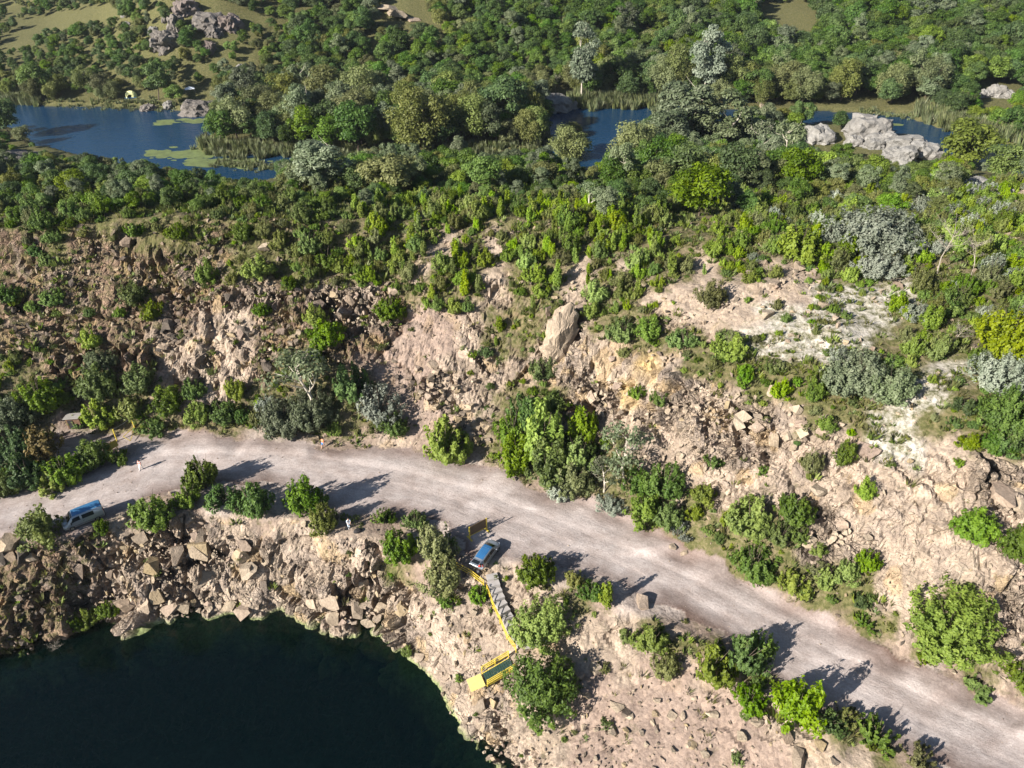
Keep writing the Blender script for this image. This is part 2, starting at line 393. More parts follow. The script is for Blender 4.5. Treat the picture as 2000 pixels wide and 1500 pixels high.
CTRL += [(0,950,.4),(100,915,.5),(180,890,.4),(60,845,.5),(150,832,.3),(300,840,.4),(400,845,.5),(500,850,.5),(600,855,.5),(700,850,.5),(800,865,.5),(880,875,.6),(950,890,.7),(1000,905,.8),(1060,935,.8),(1150,970,.7),(1230,1000,.9),(1330,1060,1.0),(1430,1100,.9),(1520,1150,1.0),(1620,1200,.9),(1750,1260,.9),(1900,1320,1.0),(2050,1390,1.0),(2200,1460,1.0),
 (-150,790,3),(0,790,3),(100,790,3),(200,780,3.2),(300,780,3.2),(400,790,2.8),(500,800,2.2),(600,790,3),(700,790,3),(780,790,3.2),(850,800,3),(950,820,2.5),(1050,800,4.2),(1150,830,4.5),(1230,880,4),(1300,940,3.8),(1400,1000,3.8),(1500,1050,4),(1600,1080,4.3),(1700,1120,4.2),(1800,1150,4.5),(1900,1190,4.5),(2000,1230,4.5),(2150,1300,4.5),
 (-150,690,7),(0,690,7),(100,690,7),(200,690,7),(300,680,7.5),(400,690,7.2),(500,700,7),(600,690,7.5),(700,690,7.3),(780,690,7.3),(860,700,7.2),(950,720,6.5),(1040,720,7),(1100,700,8.4),(1180,740,8.5),(1250,800,7.5),(1350,860,8),(1450,900,8.2),(1550,930,8.6),(1650,980,8.2),(1750,1010,8.5),(1850,1030,9),(1950,1060,9),(2150,1120,9),
 (-150,600,10.5),(0,600,10.5),(100,600,10.5),(200,590,11),(300,580,11.5),(400,590,11.3),(450,600,11),(500,600,11),(600,610,10.6),(700,610,10.6),(780,600,11),(850,620,10.6),(930,630,10.5),(1010,640,10),(1080,625,12),(1130,660,11.5),(1200,690,11),(1300,730,11.5),(1400,770,12),(1500,800,12),(1600,830,12.3),(1700,860,12.5),(1800,880,12.7),(1900,900,13),(2000,910,13.3),(2150,930,13.5),
 (430,562,13.1),(500,564,13.1),(600,562,13.1),(700,562,13.1),(780,556,13.1),(430,535,13.5),(550,535,13.4),(650,530,13.6),(760,528,13.6),(300,520,14),(200,520,14),(100,520,14),(0,530,13.5),(-150,530,13.5),
 (850,540,14.3),(950,550,14),(1050,560,14),(1150,590,13.7),(1250,630,13.5),(1350,660,14),(1450,690,14.5),(1550,710,15),(1650,730,15.3),(1750,750,15.5),(1850,770,15.6),(1950,780,15.8),(2150,790,16),
 (1150,560,14.6),(1250,590,15),(1350,620,15.2),(1450,640,15.7),(1550,650,16.3),(1650,650,16.8),(1750,650,17),(1850,650,17.3),(1950,650,17.5),(2150,650,17.8),
 (1250,540,16.4),(1400,560,17.1),(1600,560,18.0),(1800,560,18.5),(2000,560,18.8),(2150,560,19),
 (100,480,16.4),(200,475,16.6),(300,470,16.8),(400,480,16.3),(500,480,16.3),(600,480,16.2),(700,480,16),(800,490,15.6),(900,490,15.6),(1000,500,15.6),(1100,500,16),(1200,500,16.8),
 (-150,450,18),(0,450,18),(100,440,18.3),(200,432,18.6),(300,430,18.6),(400,428,18.7),(500,432,18.4),(600,435,18.2),(700,430,18),(800,430,17.6),(900,430,17.4),(1000,435,17.5),(1100,440,18),(1200,450,18.3),(1300,460,18.5),(1400,465,18.8),(1500,470,19),(1600,475,19.3),(1750,480,19.6),(1900,480,19.8),(2150,480,20),
 (-200,415,18.3),(0,413,18.3),(200,408,18),(400,406,17.8),(600,404,17.2),(900,402,16.4),(1200,415,17),(1500,425,18),(1800,425,18.6),(2000,425,19),(2200,425,19)]
RIVER = [(-160,190),(0,200),(60,205),(130,207),(200,208),(290,212),(360,215),(420,222),(432,240),(428,262),(402,278),(385,291),(440,300),(560,303),(650,305),(800,303),(950,299),(1050,291),(1075,270),(1072,240),(1062,224),(1075,213),(1130,208),(1200,206),(1300,205),(1400,212),(1500,218),(1600,218),(1680,219),(1760,221),(1800,236),(1850,252),(1900,265),(2000,288),(2200,335),
 (2200,410),(2000,352),(1960,332),(1900,312),(1840,302),(1790,285),(1730,258),(1680,240),(1600,246),(1500,252),(1380,252),(1300,255),(1262,270),(1215,305),(1190,330),(1150,338),(1060,336),(900,336),(700,346),(600,352),(520,358),(420,356),(330,343),(250,330),(170,312),(95,296),(60,285),(42,262),(20,250),(-160,255)]
SLOPES = [(-160,.05),(0,.05),(100,.07),(200,.15),(280,.35),(330,.5),(430,.5),(500,.4),(600,.33),(800,.33),(1000,.25),(1200,.18),(1500,.12),(1800,.15),(2000,.16),(2160,.16)]
pts = [P(*c) for c in CTRL]
river_w = np.array([P(u, v, RIVER_Z)[:2] for u, v in RIVER])
pts += [np.array([x, y, RIVER_Z + 0.7]) for x, y in river_w]
for u, s in SLOPES:
    for v in (160, 130, 100, 75, 50, 25, 0, -25):
        d = ray(u, v); k = -d[2] / d[1]       # z = 55 - k*y ; hillside z = -1.5 + s*(y-228)
        y = (55 + 1.5 + s * 228) / (k + s)
        pts.append(np.array([d[0] / d[1] * y, y, 55 - k * y]))
pts += [P(u, v, z) for u, v, z in [(600,260,-1.8),(800,260,-1.6),(950,260,-1.8),(520,210,-1.6),(700,210,-1.2),(900,210,-1.2),(1000,200,-1.3)]]
for x in (-600, -420, -300, -150, 0, 150, 300, 420, 600):
    pts.append(np.array([x, 520.0, 24.0 if abs(x) < 200 else 16.0])); pts.append(np.array([x, 1400.0, 60.0]))
for x, y, z in [(-600,225,0),(-600,300,6),(-300,160,-2),(300,160,2),(600,225,0),(600,300,6),(-300,90,16),(300,90,19),(-600,90,16),(600,90,19),
                (-200,60,2),(-150,66,1),(200,40,12),(200,20,2),(-110,55,-1),(-100,40,-18),(-200,40,-18),(90,20,0),(120,10,0),(50,5,-9),(20,5,-18),(-200,-10,-18),(40,-10,-14),(150,-10,0),(300,20,4),(300,-10,2),(-600,-10,-18),(600,-10,4),(-600,40,-18),(-600,60,2),(600,40,12)]:
    pts.append(np.array([x, y, float(z)]))
shore_w = np.array([P(u, v, LAKE_Z) for u, v in SHORE])
for s_ in shore_w:
    d = np.array([-22.0, 22.0]) - s_[:2]; d /= np.linalg.norm(d)
    for r_, z_ in ((1.6, -9.5), (4.0, -12.0), (8.0, -18.0)):
        pts.append(np.array([s_[0] + d[0] * r_, s_[1] + d[1] * r_, z_]))
for x, y in [(-60,10),(-20,10),(0,10),(-40,25),(-20,25),(-8,22),(-60,30)]: pts.append(np.array([x, y, -18.5]))
pts = np.array(pts)

def spaced(*parts):
    r = []
    for a, b, s in parts: r.append(np.arange(a, b, s))
    return np.concatenate(r)
gx = spaced((-560,-260,20),(-260,-75,2.4),(-75,-58,.5),(-58,58,.23),(58,75,.5),(75,260,2.4),(260,561,20))
gy = spaced((-10,30,.8),(30,62,.17),(62,92,.25),(92,130,.6),(130,345,1.5),(345,1300,16))
NX, NY = len(gx), len(gy)
GX, GY = np.meshgrid(gx, gy)
GZ = np.full((NY, NX), np.nan)
res = delaunay_2d_cdt([Vector(p[:2]) for p in pts], [], [], 0, 0.02)
vv = np.array([[v.x, v.y] for v in res[0]]); vz = np.array([pts[o[0]][2] for o in res[3]])
for f in res[2]:
    for k in range(1, len(f) - 1):
        a, b, c = f[0], f[k], f[k + 1]
        A, B, C = vv[a], vv[b], vv[c]
        den = (B[1]-C[1])*(A[0]-C[0]) + (C[0]-B[0])*(A[1]-C[1])
        if abs(den) < 1e-9: continue
        i0, i1 = np.searchsorted(gx, [min(A[0],B[0],C[0]) - 1e-6, max(A[0],B[0],C[0]) + 1e-6])
        j0, j1 = np.searchsorted(gy, [min(A[1],B[1],C[1]) - 1e-6, max(A[1],B[1],C[1]) + 1e-6])
        if i1 <= i0 or j1 <= j0: continue
        X, Y = GX[j0:j1, i0:i1], GY[j0:j1, i0:i1]
        l1 = ((B[1]-C[1])*(X-C[0]) + (C[0]-B[0])*(Y-C[1])) / den
        l2 = ((C[1]-A[1])*(X-C[0]) + (A[0]-C[0])*(Y-C[1])) / den
        l3 = 1 - l1 - l2
        m = (l1 >= -1e-6) & (l2 >= -1e-6) & (l3 >= -1e-6)
        z = l1 * vz[a] + l2 * vz[b] + l3 * vz[c]
        GZ[j0:j1, i0:i1][m] = z[m]
GZ[np.isnan(GZ)] = 5.0
def blur(a, n):
    for _ in range(n):
        b = np.pad(a, 1, mode='edge')
        a = (b[:-2,1:-1] + b[2:,1:-1] + b[1:-1,:-2] + b[1:-1,2:] + 2 * b[1:-1,1:-1]) / 6
    return a
GZ = blur(GZ, 5)

def in_poly(x, y, poly):
    r = np.zeros(np.shape(x), bool); n = len(poly)
    for i in range(n):
        x1, y1 = poly[i]; x2, y2 = poly[(i + 1) % n]
        if y1 == y2: continue
        c = ((y1 > y) != (y2 > y)) & (x < (x2 - x1) * (y - y1) / (y2 - y1) + x1)
        r ^= c
    return r
def line_dist(x, y, poly, closed=False):
    d = np.full(np.shape(x), 1e9); n = len(poly)
    for i in range(n if closed else n - 1):
        a, b = poly[i], poly[(i + 1) % n]; e = b - a
        t = np.clip(((x - a[0]) * e[0] + (y - a[1]) * e[1]) / (e @ e + 1e-9), 0, 1)
        d = np.minimum(d, np.hypot(x - a[0] - t * e[0], y - a[1] - t * e[1]))
    return d
farm = GY > 110
rin = np.zeros_like(GX, bool); rd = np.full_like(GX, 99.0)
xx, yy = GX[farm], GY[farm]
wob = fbm(xx, yy, 14, 5) * 2.2
rin_f = in_poly(xx + wob, yy + fbm(xx, yy, 14, 6) * 2.2, river_w); rd_f = line_dist(xx, yy, river_w, True)
rin[farm] = rin_f; rd[farm] = rd_f
GZ = np.where(rin, np.minimum(RIVER_Z - 0.25 - np.minimum(rd, 6) * 0.3, GZ), np.where(farm, np.maximum(GZ, RIVER_Z + 0.3), GZ))

road_w = np.array([P(u, v, 0)[:2] for u, v in ROAD_FAR] + [P(u, v, 0)[:2] for u, v in ROAD_NEAR[::-1]])
RX, RY = GX + fbm(GX, GY, 2.4, 40) * 1.1, GY + fbm(GX, GY, 2.4, 41) * 1.1
near_band = (GY > 20) & (GY < 100) & (np.abs(GX) < 110)
on_road = np.zeros_like(GX, bool); on_road[near_band] = in_poly(RX[near_band], RY[near_band], road_w)
road_d = np.full_like(GX, 99.0); road_d[near_band] = line_dist(RX[near_band], RY[near_band], road_w, True)
road_mid = np.array([P(u, v, 0)[:2] for u, v in [(-200,1040),(0,1003),(150,960),(300,905),(450,898),(600,905),(750,930),(900,965),(1050,1020),(1200,1082),(1350,1150),(1500,1230),(1650,1310),(1800,1385),(1950,1455),(2150,1550)]])
mid_d = np.full_like(GX, 99.0); mid_d[on_road] = line_dist(GX[on_road], GY[on_road], road_mid)

# landcover of the ground, one letter per 50 x 50 photo pixels
COVER = '''
gTTgTTgTkkTTTTkkgTTTTTTTTTTTTTggTTTTTTTT
TgTTTTTTkkTTTTTTTTTTTTTTTTTTTTggTTTTTTTT
gTTTTTTTkkTTTTTTTTTTTTTTTTTTTTTTTTTTTTTT
TTTTTgTkkTTTTTTTTTTTTTTTTTTTTTTTTTTTTTTT
gggggggkkTTTTTTTTTTTTkTTTTTTTTTTTggggTTT
kkTTTTTTTTTTTTTTTTTTTTTTTTTTTTTTTTTTTggg
TTTTTTTTTTTTTTTTTTTTTTTTTTTTTTTTTTTTTTTT
TTTTTTTTTTTTTTTTTTTTTTTTTTTTTTTTTTTTTTkk
gggGgGgGGGGGGGGGgGGGGGGGGGGGGGGGGGGGGGGk
KKgKKgggKggGgGGGGSGSGGGGGGGGGGGGGGGGGGGG
KKKKKKKKKgggGGGGSGGSGGSGSGGSGGLSGGGGGGGG
KKKKKKKKKLLKLLLKGGGSGGSGGSSLSSSSwwwwgGgg
KKKKKKKKSSKKLLLKPPSGGGLGGGSSSSwwwwwgGggG
KKKKKKSSSSKKKKKPPPSGGLLSSGGGGwwwwwgGggGG
GKKKKKSLSSKGGGPPPSSSSLLSSOSgggggwgGgwwGG
GGGKGGSSSGGGGGKPPSSGGGLLOSLLSggggggwwgGG
GGDGGGGGGGGGGGGPPPSGGGLSSLLLLLSgggwwgggG
GGRRDDRRRDRRDDDSDDDGGGGGSSSLLLSSSSwwSSgG
GGDRRRRRRRRRRRRRRRRDGGGGGSSSSSSSSSSSSSLL
RRRRRSDDRDRRRRRRRRRRDDGGGGSgSSSSSSSSSSLL
RRRRSLLSSSDSSDDDRRRRRRDDGGGGGGGLLSSSSSSS
LDDSLLLLLLLSSSLDDDRRRRRRDDgggGgLLLSSSSSS
LLLLLLLLLLLLLSLgDSSSDRRRRRRDggGgggSSSSSL
LLLLLLLLLLLLLLLLSSSSSSgDRRRRRRDgggSSSgSL
LLLLLLLLLLLLLLLLSSSSSSSSSgDDRRRRDggSgSSL
LLLLLLLLLLLLLLLLLSSSSSSSSSggDDRRRRDDgSSS
LLLLLLLLLLLLLLLLSSLLLSSPSPPSSggDDRRRRDgSS
LLLLLLLLLLLLLLLLLLLLLSPPPPPPPSSgDDRRRRDDg
LLLLLLLLLLLLLLLLLLLLSSPPPPPPPPSSggDRRRRRD
LLLLLLLLLLLLLLLLLLLLSSPPPPPPPPPSSSgDRRRRR
'''.split()
COVER = [r[:40].ljust(40, r[-1]) for r in COVER]
#        colour, grass, rockiness, shrub density, tree density
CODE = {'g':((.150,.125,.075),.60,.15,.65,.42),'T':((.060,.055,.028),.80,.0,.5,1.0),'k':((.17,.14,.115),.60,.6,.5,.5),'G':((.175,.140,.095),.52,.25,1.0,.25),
 'K':((.195,.138,.102),.36,1.0,.10,.0),'S':((.325,.266,.216),.12,.55,.05,.0),'P':((.268,.208,.176),.06,.28,.02,.0),'R':((.340,.295,.272),.0,.0,.0,.0),'D':((.240,.188,.156),.22,.05,.05,.0),
 'L':((.308,.254,.206),.04,1.6,.01,.0),'O':((.440,.330,.170),.06,.5,.01,.0),'w':((.440,.420,.385),.42,.3,.12,.0)}
LC = np.array([[[*CODE[ch][0], *CODE[ch][1:]] for ch in r] for r in COVER])
LC[21:27, 0:4] = [*CODE['K'][0], *CODE['K'][1:]]      # dark rock at the left end of the cliff, its large shadows painted in
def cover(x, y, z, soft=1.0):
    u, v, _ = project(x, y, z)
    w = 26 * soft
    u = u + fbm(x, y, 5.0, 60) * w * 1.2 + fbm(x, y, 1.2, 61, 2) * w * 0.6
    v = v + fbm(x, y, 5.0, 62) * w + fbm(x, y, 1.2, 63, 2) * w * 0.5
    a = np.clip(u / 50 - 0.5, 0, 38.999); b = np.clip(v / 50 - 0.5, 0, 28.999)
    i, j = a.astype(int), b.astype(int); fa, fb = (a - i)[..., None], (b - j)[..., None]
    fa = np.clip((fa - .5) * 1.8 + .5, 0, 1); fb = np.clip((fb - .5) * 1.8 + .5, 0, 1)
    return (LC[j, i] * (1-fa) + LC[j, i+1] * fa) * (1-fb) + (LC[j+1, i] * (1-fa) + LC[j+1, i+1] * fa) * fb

cov = cover(GX, GY, GZ)
under = (GZ < LAKE_Z + 0.4) & (GY < 60)
rocky = np.where(on_road, 0, cov[..., 4])
rocky = np.where(under, 0.8, rocky)
# relief: gullies and undulation on the slopes, tracks on the road
slope_m = np.where(near_band & ~on_road, np.clip(road_d / 2.0, 0, 1), 0)
GZ = GZ + slope_m * (fbm(GX, GY, 9, 70) * 0.7 + fbm(GX, GY, 2.6, 71) * 0.30)
GZ = GZ + np.where(on_road, fbm(GX, GY, 6, 72) * 0.06 + fbm(GX, GY, 1.5, 73) * 0.035 - 0.05 * np.exp(-((mid_d - 1.1) / 0.45) ** 2), 0)
GZ = GZ + np.where(farm & ~rin, fbm(GX, GY, 30, 74) * np.clip(rd / 12, 0, 1) * 1.2, 0)

def zt(x, y):
    x = np.clip(np.asarray(x, float), gx[0], gx[-1] - 1e-6); y = np.clip(np.asarray(y, float), gy[0], gy[-1] - 1e-6)
    i = np.clip(np.searchsorted(gx, x, side='right') - 1, 0, NX - 2); j = np.clip(np.searchsorted(gy, y, side='right') - 1, 0, NY - 2)
    fx = (x - gx[i]) / (gx[i+1] - gx[i]); fy = (y - gy[j]) / (gy[j+1] - gy[j])
    return (GZ[j,i]*(1-fx) + GZ[j,i+1]*fx)*(1-fy) + (GZ[j+1,i]*(1-fx) + GZ[j+1,i+1]*fx)*fy
_T = np.concatenate([np.arange(25, 140, .2), np.arange(140, 420, .6), np.arange(420, 900, 2.0)])
def hit(u, v):                               # where the line of sight of a photo pixel meets the ground
    d = ray(u, v)
    p = CAM + _T[:, None] * d
    below = p[:, 2] < zt(p[:, 0], p[:, 1])
    k = int(np.argmax(below)) if below.any() else len(_T) - 1
    q = p[k].copy(); q[2] = zt(q[0], q[1])
    return q
def terr_normal(x, y, e=0.5):
    n = np.array([zt(x - e, y) - zt(x + e, y), zt(x, y - e) - zt(x, y + e), 2 * e]); return n / np.linalg.norm(n)

# fracture the rock faces along their normals
VX, VY, VZ = GX.ravel().copy(), GY.ravel().copy(), GZ.ravel().copy()
dzdx = np.gradient(GZ, gx, axis=1).ravel(); dzdy = np.gradient(GZ, gy, axis=0).ravel()
nl = np.sqrt(dzdx**2 + dzdy**2 + 1); nrm = np.stack([-dzdx/nl, -dzdy/nl, 1/nl], 1)
steep = np.clip((1 - nrm[:, 2]) * 3.2, 0.12, 1)
rk = rocky.ravel() * steep
sel = np.where(near_band.ravel() & (rk > 0.04) & (VY > 28) & (VY < 96) & (np.abs(VX) < 66))[0]
pp = np.stack([VX[sel], VY[sel], VZ[sel]], 1)
tilt = np.stack([pp[:, 0] + pp[:, 2] * 0.35, pp[:, 1], pp[:, 2] * 0.8], 1)
f1, id1, k1 = facets(tilt, 3.2, 100); f2, id2, k2 = facets(tilt, 1.5, 200); f3, id3, k3 = facets(tilt, 0.7, 300)
amp = rk[sel]
patch = np.clip(0.7 + fbm(pp[:, 0], pp[:, 1], 7, 80) * 1.1, 0.12, 1.25)
disp = amp * patch * (f1 * 1.15 + f2 * 0.70 + f3 * 0.34 - k1 * 0.75 - k2 * 0.50 - k3 * 0.12)
VX[sel] += nrm[sel, 0] * disp; VY[sel] += nrm[sel, 1] * disp; VZ[sel] += nrm[sel, 2] * disp * 0.8

# base colour of the ground: soil, rock and sward kinds
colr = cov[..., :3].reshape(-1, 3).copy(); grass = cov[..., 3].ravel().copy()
road_c = np.array([.400, .355, .335]) * np.ones((NY, NX, 3))
tr_ = np.exp(-((mid_d - 1.1) / 0.55) ** 2)[..., None]; edge = np.clip(1 - road_d / 2.2, 0, 1)[..., None]
wn_ = (fbm(GX, GY, 4.0, 90)[..., None] + 1) / 2
tr2 = np.exp(-((mid_d - 2.5) / 0.22) ** 2)[..., None] + np.exp(-((mid_d - 1.0) / 0.25) ** 2)[..., None]
road_c = road_c * (1 + 0.12 * tr_) * (1 - .13 * np.clip(tr2, 0, 1) * (.4 + wn_)) * (1 - edge * (0.15 + 0.30 * wn_)) + (np.array([.24, .172, .145]) - road_c) * np.clip(edge * wn_ * 0.9, 0, .7)
streak = fbm(GX, GY, 1.1, 91)[..., None] * 0.16
road_c = road_c * (1 + streak)
grass = np.where(farm.ravel(), np.minimum(1, grass + .4), grass)
rm = on_road.ravel()
colr[rm] = road_c.reshape(-1, 3)[rm]; grass[rm] = 0.0
grass[(road_d.ravel() < 0.8) & rm] = 0.08
gidx = np.full(NX * NY, 0, np.uint32); gidx[sel] = id2
tone = h01(gidx, 5) * 0.5 + 0.76
tone2 = h01(gidx, 6)
ks = np.clip(rk * 1.6, 0, 1)
colr *= (1 + (tone - 1) * ks)[:, None]
ochre = np.array([.36, .26, .14]); grey = np.array([.25, .21, .185])
colr = np.where((tone2 > 0.86)[:, None], colr * (1 - .55 * ks[:, None]) + ochre * .55 * ks[:, None], colr)
colr = np.where((tone2 < 0.18)[:, None], colr * (1 - .5 * ks[:, None]) + grey * .5 * ks[:, None], colr)
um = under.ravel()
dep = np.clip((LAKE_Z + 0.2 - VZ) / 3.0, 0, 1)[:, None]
bed = np.array([.17, .22, .09]) * (1 - dep) + np.array([.010, .020, .018]) * dep  # algae green; light lost in deep water is painted in as darkening
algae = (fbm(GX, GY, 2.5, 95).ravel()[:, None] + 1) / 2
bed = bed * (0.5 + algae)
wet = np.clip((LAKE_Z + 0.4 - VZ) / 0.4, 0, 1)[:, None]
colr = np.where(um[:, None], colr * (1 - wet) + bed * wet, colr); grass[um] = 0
ri = rin.ravel(); colr[ri] = (.03, .04, .03); grass[ri] = 0

idx = np.arange(NX * NY).reshape(NY, NX)
quads = np.stack([idx[:-1,:-1], idx[:-1,1:], idx[1:,1:], idx[1:,:-1]], -1).reshape(-1, 4)
qc = lambda a: (a[:-1,:-1].astype(float) + a[:-1,1:] + a[1:,1:] + a[1:,:-1]).ravel() / 4
q_road = qc(on_road) > 0.5
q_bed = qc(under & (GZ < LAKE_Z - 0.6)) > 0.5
yq, xq = qc(GY), qc(GX)
road_mid_y = np.interp(xq, *np.array(sorted(map(tuple, road_mid))).T)
q_near = (yq < 92) & (np.abs(xq) < 75)
q_cliff = q_near & (yq < road_mid_y) & ~q_road & ~q_bed
q_slope = q_near & (yq >= road_mid_y) & ~q_road & (yq < 91)
q_rest = ~(q_road | q_bed | q_cliff | q_slope)
VV = np.stack([VX, VY, VZ], 1)
TER = {}
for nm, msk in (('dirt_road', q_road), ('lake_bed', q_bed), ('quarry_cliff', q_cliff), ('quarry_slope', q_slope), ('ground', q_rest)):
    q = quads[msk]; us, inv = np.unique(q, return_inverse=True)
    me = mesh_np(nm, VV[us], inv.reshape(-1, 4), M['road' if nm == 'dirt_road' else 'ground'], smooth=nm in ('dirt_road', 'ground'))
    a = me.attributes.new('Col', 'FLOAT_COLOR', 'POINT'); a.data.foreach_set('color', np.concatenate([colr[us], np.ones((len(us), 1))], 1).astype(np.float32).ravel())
    a = me.attributes.new('grass', 'FLOAT', 'POINT'); a.data.foreach_set('value', grass[us].astype(np.float32))
    a = me.attributes.new('rock', 'FLOAT', 'POINT'); a.data.foreach_set('value', np.clip((rk[us] - .12) * 1.1, 0.04, 1).astype(np.float32))
    if nm == 'dirt_road':
        seg_ = np.diff(road_mid, axis=0); ln = np.linalg.norm(seg_, axis=1); cum_ = np.concatenate([[0], np.cumsum(ln)])
        bd = np.full(len(us), 1e9); tu = np.zeros(len(us)); tv = np.zeros(len(us))
        for k_ in range(len(seg_)):
            e_ = seg_[k_] / ln[k_]; rx, ry = VX[us] - road_mid[k_][0], VY[us] - road_mid[k_][1]
            al = np.clip(rx * e_[0] + ry * e_[1], 0, ln[k_]); dx_, dy_ = rx - al * e_[0], ry - al * e_[1]; d_ = np.hypot(dx_, dy_)
            m_ = d_ < bd; bd[m_] = d_[m_]; tu[m_] = (cum_[k_] + al)[m_]; tv[m_] = (d_ * np.sign(e_[0] * ry - e_[1] * rx))[m_]
        a = me.attributes.new('track', 'FLOAT_VECTOR', 'POINT'); a.data.foreach_set('vector', np.stack([tu * .30, tv * .9, tu * 0], 1).astype(np.float32).ravel())
    TER[nm] = tag(obj(nm, me), kind='structure')

# ------------------------------------------------------------------ water
M['lake'] = water_material('lake_water', (0.001, 0.018, 0.018), 0.03, 1.6, 0.02, (0.55, 0.78, 0.64))
M['river'] = water_material('river_water', (0.007, 0.032, 0.072), 0.03, 1.3, 0.13)
def sheet(name, xs, ys, z, m):
    X, Y = np.meshgrid(xs, ys); i = np.arange(X.size).reshape(X.shape)
    q = np.stack([i[:-1,:-1], i[:-1,1:], i[1:,1:], i[1:,:-1]], -1).reshape(-1, 4)
    c = np.stack([X.ravel(), Y.ravel(), np.full(X.size, z)], 1)
    keep = zt(c[q].mean(1)[:, 0], c[q].mean(1)[:, 1]) < z + 2.5
    q = q[keep]; us, inv = np.unique(q, return_inverse=True)
    return tag(obj(name, mesh_np(name, c[us], inv.reshape(-1, 4), m, True)), kind='structure')
sheet('quarry_lake', np.arange(-120, 30, 2.0), np.arange(-8, 62, 2.0), LAKE_Z, M['lake'])
sheet('river', np.arange(-240, 241, 4.0), np.arange(135, 250, 4.0), RIVER_Z, M['river'])

# ------------------------------------------------------------------ plants: shared crown, trunk and stem meshes
def leaf_cloud(name, centers, normals, sizes, shade, rng, mt, aspect=0.55):
    """one rhombic leaf (two triangles, slightly folded) per centre"""
    n = len(centers)
    nr = normals / (np.linalg.norm(normals, axis=1, keepdims=True) + 1e-9)
    t = rng.normal(size=(n, 3)); t -= nr * (t * nr).sum(1, keepdims=True)
    t /= np.linalg.norm(t, axis=1, keepdims=True) + 1e-9
    b = np.cross(nr, t)
    s = sizes[:, None]
    v = np.stack([centers - t * s, centers + b * s * aspect + nr * s * .12, centers + t * s, centers - b * s * aspect + nr * s * .12], 1).reshape(-1, 3)
    f = np.arange(n * 4).reshape(-1, 4)
    me = mesh_np(name, v, f, mt)
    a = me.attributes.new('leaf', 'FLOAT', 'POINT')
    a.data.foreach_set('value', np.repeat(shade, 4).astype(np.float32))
    return me

def unit(rng, n):
    d = rng.normal(size=(n, 3)); return d / np.linalg.norm(d, axis=1, keepdims=True)

def lobed_crown(name, rng, H, W, base, nl, per, leaf, lr, mt, droop=0.0, top=0.5):
    """tree crown: clumps of leaves spread through an uneven envelope"""
    cs, ns, sz, sh = [], [], [], []
    hh = (H - base) / 2
    lob = []
    ang = rng.uniform(0, 6.28, 4); am = rng.uniform(.08, .22, 4)
    for k in range(nl):
        d = unit(rng, 1)[0]; d[2] = d[2] * .9 + top * .25
        th = math.atan2(d[1], d[0])
        env = 1 + sum(am[q] * math.sin((q + 2) * th + ang[q]) for q in range(4))
        r = rng.uniform(.35, 1) ** .45
        c = np.array([d[0] * W / 2 * env, d[1] * W / 2 * env, d[2] * hh]) * r * .86
        c[2] += base + hh
        lob.append((c, lr * rng.uniform(.6, 1.35), rng.uniform()))
    for c, r, ls in lob:
        n = int(per * (r / lr) ** 2)
        d = unit(rng, n); d[:, 2] = np.where(d[:, 2] < -.25, -d[:, 2], d[:, 2])
        rad = r * rng.uniform(.55, 1.12, n)
        p = d * rad[:, None]
        p[:, 2] *= .75
        if droop: p[:, 2] -= droop * rng.uniform(0, 1, n) ** 2 * r * 2.2
        cs.append(c + p)
        ns.append(d + rng.normal(size=(n, 3)) * .42 + (0, 0, .35))
        sz.append(leaf * rng.uniform(.6, 1.3, n))
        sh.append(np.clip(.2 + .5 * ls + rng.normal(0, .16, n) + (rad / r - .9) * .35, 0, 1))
    c = np.concatenate(cs); c[:, 2] = np.maximum(c[:, 2], .15)
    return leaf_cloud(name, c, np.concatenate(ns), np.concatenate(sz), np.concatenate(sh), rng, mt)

def shoot_crown(name, rng, H, W, ns_, per, leaf, mt, spread=1.0, radius=.16, low=.25):
    """bush: leafy shoots that rise from the base and lean out in a few uneven bunches, ragged outline"""
    cs, ns, sz, sh = [], [], [], []
    nb = max(4, ns_ // 7)
    bunch = [(rng.uniform(0, 6.28), rng.uniform(.05, 1) ** .6, rng.uniform(.55, 1.12), rng.uniform(.2, .6)) for _ in range(nb)]
    for k in range(ns_):
        ba, bq, bh, bs = bunch[k % nb]
        an = ba + rng.normal(0, .6); q = min(1.12, max(0, bq + rng.normal(0, .2)))
        L = H * (1 - .45 * q * q) * (.35 + .65 * bh) * rng.uniform(.75, 1.05)
        tip = np.array([math.cos(an) * W / 2 * q * spread, math.sin(an) * W / 2 * q * spread, L])
        st = np.array([math.cos(an) * W * .10 * q, math.sin(an) * W * .10 * q, 0])
        t = rng.uniform(low * (1 - .5 * q), 1, per) ** .85
        bend = np.sin(t * math.pi / 2)[:, None]
        pos = st * (1 - t[:, None]) + np.stack([tip[0] * bend[:, 0], tip[1] * bend[:, 0], tip[2] * t], 1)
        d = unit(rng, per)
        rr = radius * .85 * H * np.clip(1.25 - t * .8, .2, 1)[:, None] * rng.uniform(.15, 1, per)[:, None]
        cs.append(pos + d * rr)
        out = np.stack([tip[0] * np.ones(per), tip[1] * np.ones(per), np.full(per, H * .5)], 1); out /= np.linalg.norm(out, axis=1, keepdims=True)
        ns.append(d * .7 + out * .9 + rng.normal(size=(per, 3)) * .35)
        sz.append(leaf * rng.uniform(.55, 1.25, per))
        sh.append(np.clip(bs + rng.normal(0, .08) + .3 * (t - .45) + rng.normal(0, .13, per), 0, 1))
    c = np.concatenate(cs); c[:, 2] = np.maximum(c[:, 2], .03)
    return leaf_cloud(name, c, np.concatenate(ns), np.concatenate(sz), np.concatenate(sh), rng, mt)

